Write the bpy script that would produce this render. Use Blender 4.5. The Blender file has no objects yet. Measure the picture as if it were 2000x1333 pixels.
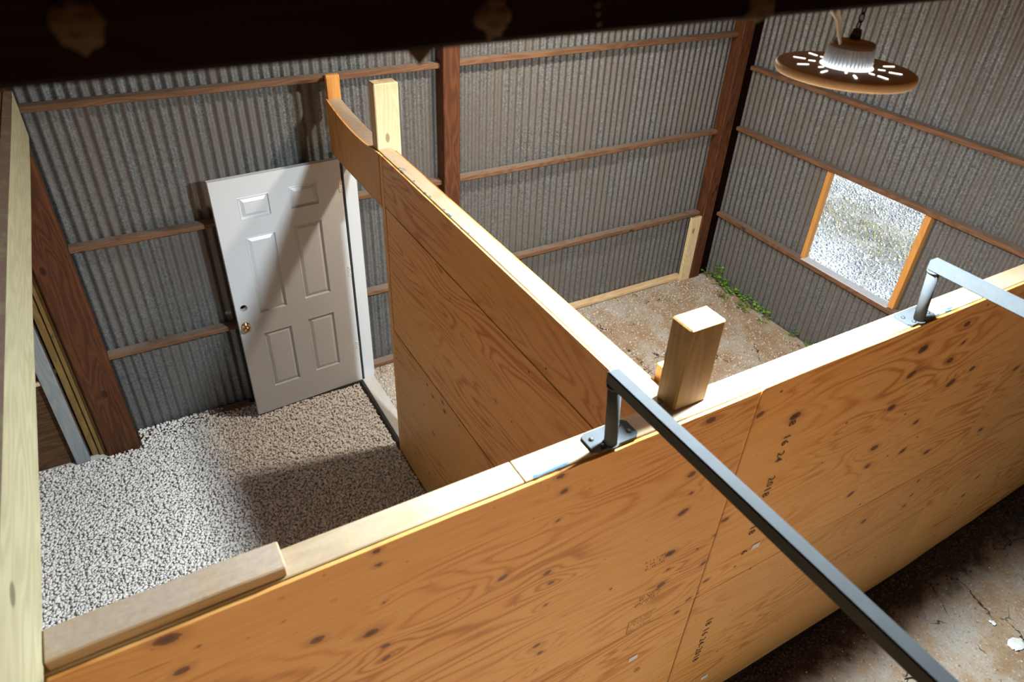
import bpy, bmesh, math, random
import numpy as np
from mathutils import Vector, Matrix

random.seed(7)
rng = np.random.default_rng(11)
scene = bpy.context.scene
C = scene.collection

# ------------------------------------------------------------------ camera
cam_data = bpy.data.cameras.new("camera")
cam_data.sensor_width = 36.0
cam_data.lens = 1376.84 / 2000.0 * 36.0
cam_data.clip_start = 0.05
cam_data.dof.use_dof = True
cam_data.dof.focus_distance = 4.6
cam_data.dof.aperture_fstop = 3.2
cam = bpy.data.objects.new("camera", cam_data)
C.objects.link(cam)
_r = Vector((0.867590, -0.495536, 0.041614))
_u = Vector((0.262116, 0.526817, 0.808554))
_f = Vector((0.422591, 0.690585, -0.586949))
cam.matrix_world = Matrix(((_r.x, _u.x, -_f.x, -5.5144), (_r.y, _u.y, -_f.y, -4.9736), (_r.z, _u.z, -_f.z, 4.0759), (0, 0, 0, 1)))
scene.camera = cam

# ------------------------------------------------------------------ sky, sun, exposure
SUN_EL, SUN_AZ = math.radians(47), math.radians(181)      # azimuth from +Y towards +X: sun stands front-left of the barn
world = bpy.data.worlds.new("sky")
scene.world = world
world.use_nodes = True
wn = world.node_tree.nodes
wl = world.node_tree.links
wn.clear()
sky = wn.new("ShaderNodeTexSky")
sky.sky_type = 'NISHITA'
sky.sun_disc = False
sky.sun_elevation = SUN_EL
sky.sun_rotation = SUN_AZ
bg = wn.new("ShaderNodeBackground")
bg.inputs[1].default_value = 0.12
wo = wn.new("ShaderNodeOutputWorld")
wl.new(sky.outputs[0], bg.inputs[0])
wl.new(bg.outputs[0], wo.inputs[0])
sd = bpy.data.lights.new("sun", 'SUN')
sd.energy = 15.0
sd.angle = math.radians(0.53)
sd.color = (1.0, 0.88, 0.71)
sun = bpy.data.objects.new("sun", sd)
C.objects.link(sun)
_sv = Vector((math.sin(SUN_AZ) * math.cos(SUN_EL), math.cos(SUN_AZ) * math.cos(SUN_EL), math.sin(SUN_EL)))
sun.rotation_euler = _sv.to_track_quat('Z', 'Y').to_euler()
sun.location = _sv * 30
LAMP_WATTS = 340.0
STALL_WATTS = 98.0
vs = scene.view_settings
vs.view_transform = 'Standard'
vs.look = 'None'
vs.exposure = 0.0
vs.gamma = 1.0
vs.use_curve_mapping = False

# ------------------------------------------------------------------ helpers
def empty(name, loc=(0, 0, 0), label=None, cat=None, group=None, kind=None):
    o = bpy.data.objects.new(name, None)
    o.empty_display_size = 0.1
    C.objects.link(o)
    o.location = loc
    return tag(o, label, cat, group, kind)

def tag(o, label=None, cat=None, group=None, kind=None):
    if label: o["label"] = label
    if cat: o["category"] = cat
    if group: o["group"] = group
    if kind: o["kind"] = kind
    return o

def wloc(o):
    v = Vector((0, 0, 0))
    while o is not None:
        v += o.location
        o = o.parent
    return v

def put(name, me, mat, org=(0, 0, 0), parent=None, smooth=False):
    """link mesh whose vertices are relative to the world point org"""
    if mat is not None and len(me.materials) == 0:
        me.materials.append(mat)
    if smooth:
        me.polygons.foreach_set("use_smooth", np.ones(len(me.polygons), dtype=bool))
    o = bpy.data.objects.new(name, me)
    C.objects.link(o)
    if parent is not None:
        o.parent = parent
        o.location = Vector(org) - wloc(parent)
    else:
        o.location = org
    return o

def from_bm(bm, name):
    me = bpy.data.meshes.new(name)
    bmesh.ops.recalc_face_normals(bm, faces=bm.faces)
    bm.to_mesh(me)
    bm.free()
    return me

def from_np(name, v, f):
    me = bpy.data.meshes.new(name)
    v = np.asarray(v, dtype=np.float32); f = np.asarray(f, dtype=np.int32)
    k = f.shape[1]
    me.vertices.add(len(v)); me.vertices.foreach_set("co", v.ravel())
    me.loops.add(f.size); me.loops.foreach_set("vertex_index", f.ravel())
    me.polygons.add(len(f))
    me.polygons.foreach_set("loop_start", np.arange(0, f.size, k, dtype=np.int32))
    me.polygons.foreach_set("loop_total", np.full(len(f), k, dtype=np.int32))
    me.update(calc_edges=True)
    return me

def bm_box(bm, x0, x1, y0, y1, z0, z1):
    vs_ = [bm.verts.new((x, y, z)) for x in (x0, x1) for y in (y0, y1) for z in (z0, z1)]
    for q in ((0, 1, 3, 2), (4, 6, 7, 5), (0, 4, 5, 1), (2, 3, 7, 6), (0, 2, 6, 4), (1, 5, 7, 3)):
        bm.faces.new([vs_[i] for i in q])
    return vs_

def box(name, x0, x1, y0, y1, z0, z1, mat, parent=None, bev=0.003, warp=0.0, cuts=0, axis=0):
    """bevelled board; origin at its centre; warp bows it a little along its axis"""
    cx, cy, cz = (x0 + x1) / 2, (y0 + y1) / 2, (z0 + z1) / 2
    bm = bmesh.new()
    bm_box(bm, x0 - cx, x1 - cx, y0 - cy, y1 - cy, z0 - cz, z1 - cz)
    if bev:
        bmesh.ops.bevel(bm, geom=list(bm.edges), offset=bev, segments=1, affect='EDGES', profile=0.5)
    if cuts:
        d = Vector((axis == 0, axis == 1, axis == 2))
        L = (x1 - x0, y1 - y0, z1 - z0)[axis]
        for i in range(1, cuts + 1):
            bmesh.ops.bisect_plane(bm, geom=list(bm.verts) + list(bm.edges) + list(bm.faces),
                                   plane_co=d * (L * (i / (cuts + 1) - 0.5)), plane_no=d)
        ph = [random.uniform(0, 6.28) for _ in range(3)]
        for v in bm.verts:
            t = v.co[axis] / L * 6.28
            for k in range(3):
                if k != axis:
                    v.co[k] += warp * (math.sin(t * 0.7 + ph[k]) + 0.5 * math.sin(t * 1.9 + ph[(k + 1) % 3]))
    return put(name, from_bm(bm, name), mat, (cx, cy, cz), parent)

def lathe(bm, prof, seg=32, c=(0, 0, 0)):
    rings = []
    for r, z in prof:
        rings.append([bm.verts.new((c[0] + r * math.cos(2 * math.pi * i / seg), c[1] + r * math.sin(2 * math.pi * i / seg), c[2] + z)) for i in range(seg)])
    for a, b in zip(rings, rings[1:]):
        for i in range(seg):
            bm.faces.new((a[i], a[(i + 1) % seg], b[(i + 1) % seg], b[i]))
    if prof[0][0] > 0: bm.faces.new(rings[0])
    if prof[-1][0] > 0: bm.faces.new(rings[-1])

def tube(bm, pts, r, seg=10, cap=True):
    pts = [Vector(p) for p in pts]
    rings = []
    n = None
    for i, p in enumerate(pts):
        t = (pts[min(i + 1, len(pts) - 1)] - pts[max(i - 1, 0)]).normalized()
        if n is None:
            n = t.orthogonal().normalized()
        n = (n - t * n.dot(t)).normalized()
        b = t.cross(n)
        rr = r[i] if isinstance(r, (list, tuple)) else r
        rings.append([bm.verts.new(p + (n * math.cos(2 * math.pi * k / seg) + b * math.sin(2 * math.pi * k / seg)) * rr) for k in range(seg)])
    for a, b in zip(rings, rings[1:]):
        for k in range(seg):
            bm.faces.new((a[k], a[(k + 1) % seg], b[(k + 1) % seg], b[k]))
    if cap:
        bm.faces.new(rings[0]); bm.faces.new(rings[-1])

def vnoise(x, y, seed=0):
    """smooth value noise in [0,1], vectorised"""
    xi = np.floor(x).astype(np.int64); yi = np.floor(y).astype(np.int64)
    fx = x - xi; fy = y - yi
    fx = fx * fx * (3 - 2 * fx); fy = fy * fy * (3 - 2 * fy)
    def h(a, b):
        n = (a * 374761393 + b * 668265263 + seed * 974634777) & 0x7fffffff
        n = ((n ^ (n >> 13)) * 1274126177) & 0x7fffffff
        return ((n ^ (n >> 16)) & 0xffff) / 65535.0
    return (h(xi, yi) * (1 - fx) + h(xi + 1, yi) * fx) * (1 - fy) + (h(xi, yi + 1) * (1 - fx) + h(xi + 1, yi + 1) * fx) * fy

def fbm(x, y, seed=0, oct=4):
    s = 0; a = 0.5
    for k in range(oct):
        s = s + a * (vnoise(x, y, seed + k * 17) - 0.5); x = x * 2.03; y = y * 2.03; a *= 0.5
    return s

# ------------------------------------------------------------------ materials
class NT:
    def __init__(s, name):
        s.m = bpy.data.materials.new(name); s.m.use_nodes = True
        s.t = s.m.node_tree; s.t.nodes.clear()
        s.out = s.t.nodes.new("ShaderNodeOutputMaterial")
        s.b = s.t.nodes.new("ShaderNodeBsdfPrincipled")
        s.t.links.new(s.b.outputs[0], s.out.inputs[0])
    def n(s, typ, **kw):
        nd = s.t.nodes.new("ShaderNode" + typ)
        for k, v in kw.items(): setattr(nd, k, v)
        return nd
    def l(s, a, b): s.t.links.new(a, b)
    def val(s, a, sock):
        if hasattr(a, "node"): s.l(a, sock)
        else: sock.default_value = a
    def math(s, op, a, b=0.0, c=None, clamp=False):
        nd = s.n("Math", operation=op); nd.use_clamp = clamp
        s.val(a, nd.inputs[0]); s.val(b, nd.inputs[1])
        if c is not None: s.val(c, nd.inputs[2])
        return nd.outputs[0]
    def vmath(s, op, a, b):
        nd = s.n("VectorMath", operation=op)
        s.val(a, nd.inputs[0]); s.val(b, nd.inputs[1])
        return nd.outputs[0]
    def coord(s, rand=True):
        v = s.n("TexCoord").outputs["Object"]
        if rand:
            r = s.n("ObjectInfo").outputs["Random"]
            c = s.n("CombineXYZ")
            s.l(s.math('MULTIPLY', r, 37.0), c.inputs[0]); s.l(s.math('MULTIPLY', r, 91.0), c.inputs[1]); s.l(s.math('MULTIPLY', r, 53.0), c.inputs[2])
            v = s.vmath('ADD', v, c.outputs[0])
        return v
    def noise(s, v, scale=5.0, detail=4.0, rough=0.55, dist=0.0, out="Fac"):
        nd = s.n("TexNoise")
        s.l(v, nd.inputs["Vector"])
        nd.inputs["Scale"].default_value = scale; nd.inputs["Detail"].default_value = detail
        nd.inputs["Roughness"].default_value = rough; nd.inputs["Distortion"].default_value = dist
        return nd.outputs[out]
    def voro(s, v, scale, feature='F1', out="Distance", rnd=1.0):
        nd = s.n("TexVoronoi", feature=feature)
        s.l(v, nd.inputs["Vector"]); nd.inputs["Scale"].default_value = scale; nd.inputs["Randomness"].default_value = rnd
        return nd.outputs[out]
    def ramp(s, f, stops):
        nd = s.n("ValToRGB")
        e = nd.color_ramp.elements
        while len(e) < len(stops): e.new(0.5)
        for i, (p, c) in enumerate(stops):
            e[i].position = p; e[i].color = (*c, 1) if len(c) == 3 else c
        s.l(f, nd.inputs[0]); return nd.outputs[0]
    def smooth(s, f, a, b):
        nd = s.n("MapRange", interpolation_type='SMOOTHSTEP'); nd.inputs[1].default_value = a; nd.inputs[2].default_value = b
        s.l(f, nd.inputs[0]); return nd.outputs[0]
    def mix(s, f, a, b, mode='MIX'):
        nd = s.n("Mix", data_type='RGBA', blend_type=mode)
        s.val(f, nd.inputs[0])
        for x, k in ((a, 6), (b, 7)):
            if hasattr(x, "node"): s.l(x, nd.inputs[k])
            else: nd.inputs[k].default_value = (*x, 1)
        return nd.outputs[2]
    def bump(s, h, strength=0.3, dist=0.002):
        nd = s.n("Bump"); nd.inputs["Strength"].default_value = strength; nd.inputs["Distance"].default_value = dist
        s.l(h, nd.inputs["Height"]); s.l(nd.outputs[0], s.b.inputs["Normal"])
    def fin(s, col=None, rough=0.6, metal=0.0, spec=None):
        if col is not None:
            if hasattr(col, "node"): s.l(col, s.b.inputs["Base Color"])
            else: s.b.inputs["Base Color"].default_value = (*col, 1)
        s.val(rough, s.b.inputs["Roughness"]); s.val(metal, s.b.inputs["Metallic"])
        if spec is not None: s.b.inputs["Specular IOR Level"].default_value = spec
        return s.m

def plain(name, col, rough=0.5, metal=0.0, spec=None, bump=0.0):
    t = NT(name)
    v = t.coord()
    n = t.noise(v, 22.0, 5.0, 0.6)
    c = t.mix(t.math('MULTIPLY', n, 1.0), tuple(x * 0.82 for x in col), tuple(min(1, x * 1.14) for x in col))
    if bump: t.bump(t.noise(v, 260.0, 3.0), bump, 0.0008)
    return t.fin(c, rough, metal, spec)

_wood = {}
def wood(kind, axis):
    """procedural timber; grain runs along the object axis given (0,1,2)"""
    key = (kind, axis)
    if key in _wood: return _wood[key]
    P = dict(  # dark, light, dust colour, dust amount, roughness, dirt
        redpost=((0.030, 0.010, 0.004), (0.130, 0.044, 0.013), (0.14, 0.085, 0.055), 0.35, 0.75, 0.5),
        girt=((0.085, 0.040, 0.019), (0.205, 0.104, 0.054), (0.20, 0.152, 0.118), 1.0, 0.75, 0.35),
        pine=((0.52, 0.33, 0.15), (0.74, 0.56, 0.33), (0.5, 0.42, 0.34), 0.15, 0.6, 0.15),
        pale=((0.56, 0.43, 0.22), (0.72, 0.61, 0.38), (0.24, 0.19, 0.13), 0.75, 0.6, 0.12),
        treated=((0.31, 0.285, 0.165), (0.46, 0.43, 0.28), (0.33, 0.235, 0.19), 0.95, 0.6, 0.10),
        plate=((0.36, 0.25, 0.13), (0.50, 0.375, 0.225), (0.40, 0.345, 0.28), 0.5, 0.65, 0.25),
        dusty=((0.36, 0.24, 0.13), (0.5, 0.37, 0.22), (0.46, 0.38, 0.31), 0.9, 0.75, 0.3),
        orange=((0.50, 0.22, 0.05), (0.66, 0.33, 0.09), (0.5, 0.3, 0.15), 0.2, 0.55, 0.15),
        shaded_tan=((0.15, 0.088, 0.024), (0.27, 0.172, 0.058), (0.5, 0.4, 0.3), 0.1, 0.6, 0.45),  # tan of the studs; on the post stub, shade put into pale wood
        greypaint=((0.20, 0.225, 0.235), (0.30, 0.33, 0.34), (0.3, 0.3, 0.3), 0.1, 0.5, 0.2),
        shaded_ply=((0.035, 0.016, 0.006), (0.13, 0.066, 0.026), (0.2, 0.14, 0.1), 0.1, 0.8, 0.6),  # plywood with the shadow it stands in put into its brown
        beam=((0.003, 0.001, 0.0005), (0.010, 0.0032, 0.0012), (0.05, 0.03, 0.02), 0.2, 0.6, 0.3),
    )[kind]
    dark, light, dust, da, rough, dirt = P
    t = NT("timber_" + kind + "_" + "xyz"[axis])
    v = t.coord()
    def st(lo, hi):
        m = t.n("Mapping"); t.l(v, m.inputs[0])
        s = [hi] * 3; s[axis] = lo
        m.inputs["Scale"].default_value = s
        return m.outputs[0]
    h = t.noise(st(0.9, 7.0), 1.0, 2.0, 0.5, 0.3)
    bands = t.math('SINE', t.math('MULTIPLY', h, 85.0))
    bands = t.math('MULTIPLY_ADD', bands, 0.5, 0.5)
    fine = t.noise(st(5.0, 170.0), 1.0, 3.0, 0.6)
    blot = t.noise(v, 3.2, 4.0, 0.6)
    f = t.math('ADD', t.math('MULTIPLY', bands, 0.42), t.math('MULTIPLY', fine, 0.55))
    f = t.math('ADD', f, t.math('MULTIPLY_ADD', blot, 0.5, -0.22), clamp=True)
    col = t.mix(f, dark, light)
    # knots: sparse, stretched along the grain
    m = t.n("Mapping"); t.l(v, m.inputs[0])
    s = [6.5] * 3; s[axis] = 3.2
    m.inputs["Scale"].default_value = s
    kd = t.voro(m.outputs[0], 1.0)
    kmask = t.smooth(kd, 0.13, 0.085)
    col = t.mix(t.math('MULTIPLY', kmask, 0.75), col, tuple(x * 0.3 for x in dark))
    # dirt specks
    dn = t.smooth(t.noise(v, 26.0, 5.0, 0.7), 0.60, 0.72)
    col = t.mix(t.math('MULTIPLY', dn, dirt), col, tuple(x * 0.45 for x in dark))
    # dust lying on upward faces
    nz = t.n("SeparateXYZ"); t.l(t.n("NewGeometry").outputs["Normal"], nz.inputs[0])
    up = t.smooth(nz.outputs[2], 0.75, 0.95)
    dm = t.math('MULTIPLY', t.math('MULTIPLY', up, da), t.smooth(t.noise(v, 9.0, 5.0, 0.65), 0.22, 0.55))
    dcol = t.mix(t.noise(v, 60.0, 3.0), tuple(x * 0.7 for x in dust), tuple(min(1, x * 1.15) for x in dust))
    col = t.mix(dm, col, dcol)
    t.bump(t.math('ADD', fine, t.math('MULTIPLY', bands, 0.25)), 0.35, 0.0012)
    _wood[key] = t.fin(col, rough, 0.0, 0.04 if kind == 'beam' else 0.3)
    return _wood[key]

def plywood_mat():
    """rotary-cut pine veneer: contour-like figure that flows round the knots (attributes kd, kb, gu, gv are set per panel)"""
    t = NT("plywood")
    def at(n): 
        a = t.n("Attribute"); a.attribute_name = n; return a.outputs["Fac"]
    gu, gv, kd, kb = at("gu"), at("gv"), at("kd"), at("kb")
    r = t.n("ObjectInfo").outputs["Random"]
    def vec(su, sv, off):
        c = t.n("CombineXYZ")
        t.l(t.math('MULTIPLY', gu, su), c.inputs[0]); t.l(t.math('MULTIPLY', gv, sv), c.inputs[1]); t.l(t.math('MULTIPLY_ADD', r, 60.0, off), c.inputs[2])
        return c.outputs[0]
    h = t.noise(vec(0.55, 3.1, 0.0), 1.0, 2.5, 0.5, 0.35)
    h = t.math('ADD', h, t.math('MULTIPLY', kb, 0.085))
    s1 = t.math('MULTIPLY_ADD', t.math('SINE', t.math('MULTIPLY', h, 125.0)), 0.5, 0.5)
    s1 = t.math('POWER', s1, 2.2)
    s2 = t.noise(vec(1.3, 42.0, 5.0), 1.0, 4.0, 0.62)
    s3 = t.noise(vec(5.0, 190.0, 9.0), 1.0, 2.0, 0.6)
    amt = t.smooth(t.noise(vec(0.8, 1.8, 3.0), 1.0, 2.0), 0.30, 0.62)
    f = t.math('MULTIPLY', t.math('MULTIPLY', s1, amt), 0.62)
    f = t.math('ADD', f, t.math('MULTIPLY_ADD', s2, 0.75, -0.30))
    f = t.math('ADD', f, t.math('MULTIPLY_ADD', s3, 0.55, -0.23), clamp=True)
    col = t.ramp(f, [(0.0, (0.76, 0.425, 0.140)), (0.35, (0.69, 0.345, 0.092)), (0.7, (0.53, 0.220, 0.045)), (1.0, (0.37, 0.128, 0.021))])
    tone = t.math('MULTIPLY_ADD', r, 0.22, 0.88)
    tc = t.n("CombineColor"); 
    for i in range(3): t.l(tone, tc.inputs[i])
    col = t.mix(1.0, col, tc.outputs[0], 'MULTIPLY')
    # knots with a noisy rim
    wob = t.math('MULTIPLY_ADD', t.noise(vec(30.0, 55.0, 2.0), 1.0, 3.0), 0.7, -0.35)
    kk = t.math('ADD', kd, wob)
    halo = t.smooth(kk, 2.3, 0.9)
    col = t.mix(t.math('MULTIPLY', halo, 0.45), col, (0.36, 0.15, 0.045))
    core = t.smooth(kk, 1.05, 0.80)
    col = t.mix(t.math('MULTIPLY', core, 0.9), col, (0.135, 0.038, 0.008))
    heart = t.smooth(t.math('ADD', kk, t.math('MULTIPLY', at("kt"), 0.9)), 0.75, 0.45)
    col = t.mix(t.math('MULTIPLY', heart, 0.62), col, (0.010, 0.005, 0.003))
    # pin knots and nail specks
    pk = t.smooth(t.voro(vec(5.5, 8.0, 1.0), 1.0), 0.062, 0.040)
    col = t.mix(t.math('MULTIPLY', pk, 0.85), col, (0.05, 0.016, 0.006))
    sp = t.smooth(t.voro(vec(11.0, 19.0, 4.0), 1.0), 0.075, 0.05)
    col = t.mix(t.math('MULTIPLY', sp, 0.5), col, (0.16, 0.06, 0.02))
    # open grain checks
    ck = t.math('MULTIPLY', t.smooth(t.noise(vec(3.2, 85.0, 12.0), 1.0, 2.0, 0.5), 0.70, 0.75), t.smooth(t.noise(vec(1.1, 2.3, 15.0), 1.0, 2.0), 0.5, 0.6))
    col = t.mix(t.math('MULTIPLY', ck, 0.55), col, (0.13, 0.05, 0.016))
    t.bump(t.math('SUBTRACT', s3, t.math('MULTIPLY', core, 1.5)), 0.25, 0.001)
    return t.fin(col, t.math('MULTIPLY_ADD', s2, 0.2, 0.40), 0.0, 0.4)
PLY = plywood_mat()

def galv_mat():
    t = NT("galvanised_steel")
    g = t.n("NewGeometry").outputs["Position"]
    sp = t.n("TexVoronoi", feature='F1'); t.l(g, sp.inputs["Vector"]); sp.inputs["Scale"].default_value = 165.0
    spc = t.n("SeparateColor"); t.l(sp.outputs["Color"], spc.inputs[0])
    sp2 = t.n("TexVoronoi", feature='F1'); t.l(g, sp2.inputs["Vector"]); sp2.inputs["Scale"].default_value = 72.0
    spc2 = t.n("SeparateColor"); t.l(sp2.outputs["Color"], spc2.inputs[0])
    f = t.math('ADD', t.math('MULTIPLY', spc.outputs[0], 0.62), t.math('MULTIPLY', spc2.outputs[1], 0.38))
    col = t.mix(f, (0.066, 0.074, 0.077), (0.31, 0.345, 0.355))
    mp = t.n("Mapping"); t.l(g, mp.inputs[0]); mp.inputs["Scale"].default_value = (9.0, 9.0, 0.9)
    streak = t.noise(mp.outputs[0], 1.0, 4.0, 0.6)
    big = t.noise(g, 1.1, 3.0, 0.6)
    dirt = t.math('MULTIPLY', t.smooth(t.math('ADD', t.math('MULTIPLY', streak, 0.6), t.math('MULTIPLY', big, 0.5)), 0.36, 0.70), 0.85)
    col = t.mix(dirt, col, (0.135, 0.118, 0.103))
    # pale chalky runs
    mp2 = t.n("Mapping"); t.l(g, mp2.inputs[0]); mp2.inputs["Scale"].default_value = (30.0, 30.0, 0.8)
    ch = t.math('MULTIPLY', t.smooth(t.noise(mp2.outputs[0], 1.0, 2.0), 0.70, 0.80), 0.45)
    col = t.mix(ch, col, (0.70, 0.73, 0.75))
    # sparkling flecks
    fl = t.smooth(t.voro(g, 32.0), 0.045, 0.02)
    col = t.mix(t.math('MULTIPLY', fl, 0.55), col, (0.9, 0.92, 0.93))
    rough = t.math('ADD', t.math('MULTIPLY', spc.outputs[2], 0.16), t.math('MULTIPLY_ADD', dirt, 0.22, 0.40))
    metal = t.math('MULTIPLY_ADD', dirt, -0.4, 0.72)
    return t.fin(col, rough, metal)
GALV = galv_mat()

def dirt_mat():
    t = NT("dry_dirt")
    g = t.n("NewGeometry").outputs["Position"]
    a = t.noise(g, 1.7, 5.0, 0.6)
    b = t.noise(g, 7.0, 6.0, 0.65)
    c = t.noise(g, 55.0, 5.0, 0.7)
    col = t.ramp(t.math('ADD', t.math('MULTIPLY', a, 0.65), t.math('MULTIPLY', b, 0.42)),
                 [(0.34, (0.27, 0.165, 0.09)), (0.48, (0.34, 0.24, 0.15)), (0.56, (0.38, 0.32, 0.25)), (0.68, (0.43, 0.405, 0.37))])
    col = t.mix(t.smooth(c, 0.56, 0.70), col, (0.60, 0.53, 0.45))
    col = t.mix(t.smooth(c, 0.42, 0.32), col, (0.17, 0.10, 0.06))
    wv = t.vmath('ADD', g, t.vmath('MULTIPLY', t.noise(g, 6.0, 4.0, 0.6, 0, "Color"), (0.22, 0.22, 0.0)))
    flat = t.vmath('MULTIPLY', wv, (1.0, 1.0, 0.0))
    soil = t.n('Attribute'); soil.attribute_name = 'soil'  # mask holds dark soil plus the partition's shadow painted on the floor
    soil_shade_mix = t.smooth(t.math('ADD', soil.outputs['Fac'], t.math('MULTIPLY_ADD', b, 1.1, -0.55)), 0.25, 0.85)
    col = t.mix(t.math('MULTIPLY', soil_shade_mix, 0.93), col, t.mix(c, (0.012, 0.007, 0.004), (0.06, 0.033, 0.017)))
    cr = t.smooth(t.voro(flat, 2.6, 'DISTANCE_TO_EDGE'), 0.016, 0.006)
    cr = t.math('MULTIPLY', cr, t.smooth(t.noise(g, 2.3, 3.0), 0.50, 0.60))
    col = t.mix(t.math('MULTIPLY', cr, 0.9), col, (0.035, 0.018, 0.010))
    h = t.math('ADD', t.math('MULTIPLY', c, 0.6), t.math('MULTIPLY', b, 0.8))
    h = t.math('SUBTRACT', h, t.math('MULTIPLY', cr, 1.2))
    t.bump(h, 0.9, 0.012)
    return t.fin(col, 0.92, 0.0, 0.15)
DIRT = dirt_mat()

def stone_mat(name, c0, c1, c2):
    t = NT(name)
    a = t.n("Attribute"); a.attribute_name = "tint"
    g = t.n("NewGeometry").outputs["Position"]
    col = t.ramp(a.outputs["Fac"], [(0.0, c0), (0.5, c1), (1.0, c2)])
    col = t.mix(t.math('MULTIPLY', t.noise(g, 190.0, 3.0), 0.3), col, tuple(x * 0.7 for x in c1))
    t.bump(t.noise(g, 420.0, 3.0), 0.5, 0.002)
    return t.fin(col, 0.85, 0.0, 0.25)
GRAVEL = stone_mat("limestone_gravel", (0.64, 0.60, 0.54), (0.86, 0.83, 0.78), (0.92, 0.91, 0.89))
ROAD = stone_mat("grey_road_stone", (0.08, 0.10, 0.13), (0.28, 0.36, 0.46), (0.58, 0.70, 0.86))
CLOD = stone_mat("dark_soil", (0.028, 0.018, 0.012), (0.07, 0.044, 0.026), (0.16, 0.10, 0.06))
RUBBLE = stone_mat("stall_rubble", (0.20, 0.145, 0.095), (0.42, 0.36, 0.29), (0.62, 0.585, 0.53))

def ground_mat():
    t = NT("yard_ground")
    g = t.n("NewGeometry").outputs["Position"]
    a = t.noise(g, 0.8, 5.0, 0.6); c = t.noise(g, 40.0, 5.0, 0.75)
    col = t.ramp(t.math('ADD', t.math('MULTIPLY', a, 0.5), t.math('MULTIPLY', c, 0.5)), [(0.35, (0.07, 0.08, 0.09)), (0.5, (0.20, 0.24, 0.29)), (0.66, (0.46, 0.55, 0.66))])
    px = t.n('SeparateXYZ'); t.l(g, px.inputs[0])
    clay = t.ramp(t.math('ADD', t.math('MULTIPLY', a, 0.5), t.math('MULTIPLY', c, 0.5)), [(0.35, (0.32, 0.165, 0.06)), (0.5, (0.52, 0.285, 0.115)), (0.66, (0.60, 0.36, 0.16))])
    col = t.mix(t.smooth(px.outputs[0], 0.0, -0.2), col, clay)
    t.bump(c, 0.9, 0.02)
    return t.fin(col, 0.95, 0.0, 0.1)

def white_mat():
    t = NT("white_paint"); n = t.noise(t.coord(), 2.0, 3.0)
    return t.fin(t.mix(n, (0.51, 0.54, 0.565), (0.56, 0.59, 0.615)), 0.38)
WHITE = white_mat()
STEEL = plain("galvanised_tube", (0.052, 0.060, 0.066), 0.85, 0.0, 0.12, bump=0.25)
DARKSTEEL = plain("dark_bolt_steel", (0.05, 0.055, 0.06), 0.5, 0.6)
BRASS = plain("worn_brass", (0.55, 0.38, 0.18), 0.22, 1.0)
RUBBER = plain("black_rubber", (0.018, 0.018, 0.019), 0.6)
PALEMETAL = plain("hinge_metal", (0.72, 0.72, 0.72), 0.35, 0.4)
THRESH = plain("dusty_aluminium", (0.52, 0.50, 0.46), 0.55, 0.2)
INK = plain("black_ink", (0.045, 0.03, 0.02), 0.8)
FAINTINK = plain("faded_ink", (0.20, 0.105, 0.045), 0.8)
PAPER = plain("white_paper", (0.72, 0.72, 0.70), 0.8)
BLUE = plain("plate_blue", (0.025, 0.11, 0.20), 0.7)
MUD = plain("dried_mud", (0.036, 0.018, 0.006), 0.9, bump=0.8)
LAMPTOP = plain("dusty_brown_enamel", (0.24, 0.145, 0.07), 0.65)
LAMPRIM = plain("bounce_lit_enamel", (0.74, 0.58, 0.40), 0.5)  # beige tone carries the light falling on the rim, painted in
FINS = plain("white_aluminium_fins", (0.80, 0.82, 0.83), 0.35, 0.1)
CHAINM = plain("rusty_chain", (0.045, 0.026, 0.016), 0.6, 0.5)
CORD = plain("white_cord", (0.78, 0.77, 0.72), 0.5)
STAMPM = plain("stamp_ink_on_steel", (0.13, 0.12, 0.115), 0.7)
def leaf_mat():
    t = NT("green_leaf")
    r = t.n("ObjectInfo").outputs["Random"]
    a = t.n("Attribute"); a.attribute_name = "tint"
    col = t.mix(a.outputs["Fac"], (0.045, 0.15, 0.012), (0.17, 0.38, 0.04))
    t.b.inputs["Subsurface Weight"].default_value = 0.0
    return t.fin(col, 0.45, 0.0, 0.4)
LEAF = leaf_mat()
STEM = plain("vine_stem", (0.16, 0.12, 0.05), 0.7)
DRYGRASS = stone_mat("yard_grass", (0.10, 0.14, 0.05), (0.22, 0.23, 0.12), (0.36, 0.32, 0.21))
def glow_mat(name, strength, col=(0.93, 0.97, 1.0)):
    t = NT(name)
    t.b.inputs["Emission Color"].default_value = (*col, 1)
    t.b.inputs["Emission Strength"].default_value = strength
    return t.fin((0.9, 0.9, 0.9), 0.5)
GLOW = glow_mat("lit_led_lens", 9.0)
GLOWSLOT = glow_mat("light_through_slots", 3.5)

# ------------------------------------------------------------------ dimensions
YF, ZF = -3.770, 2.496         # camera side of the front partition, its top
XP = -4.143                    # left face of the dividing partition
TOPZ = 4.75                    # eaves
FRONT = -7.2                   # open front of the barn
LEFT = -7.5

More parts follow.
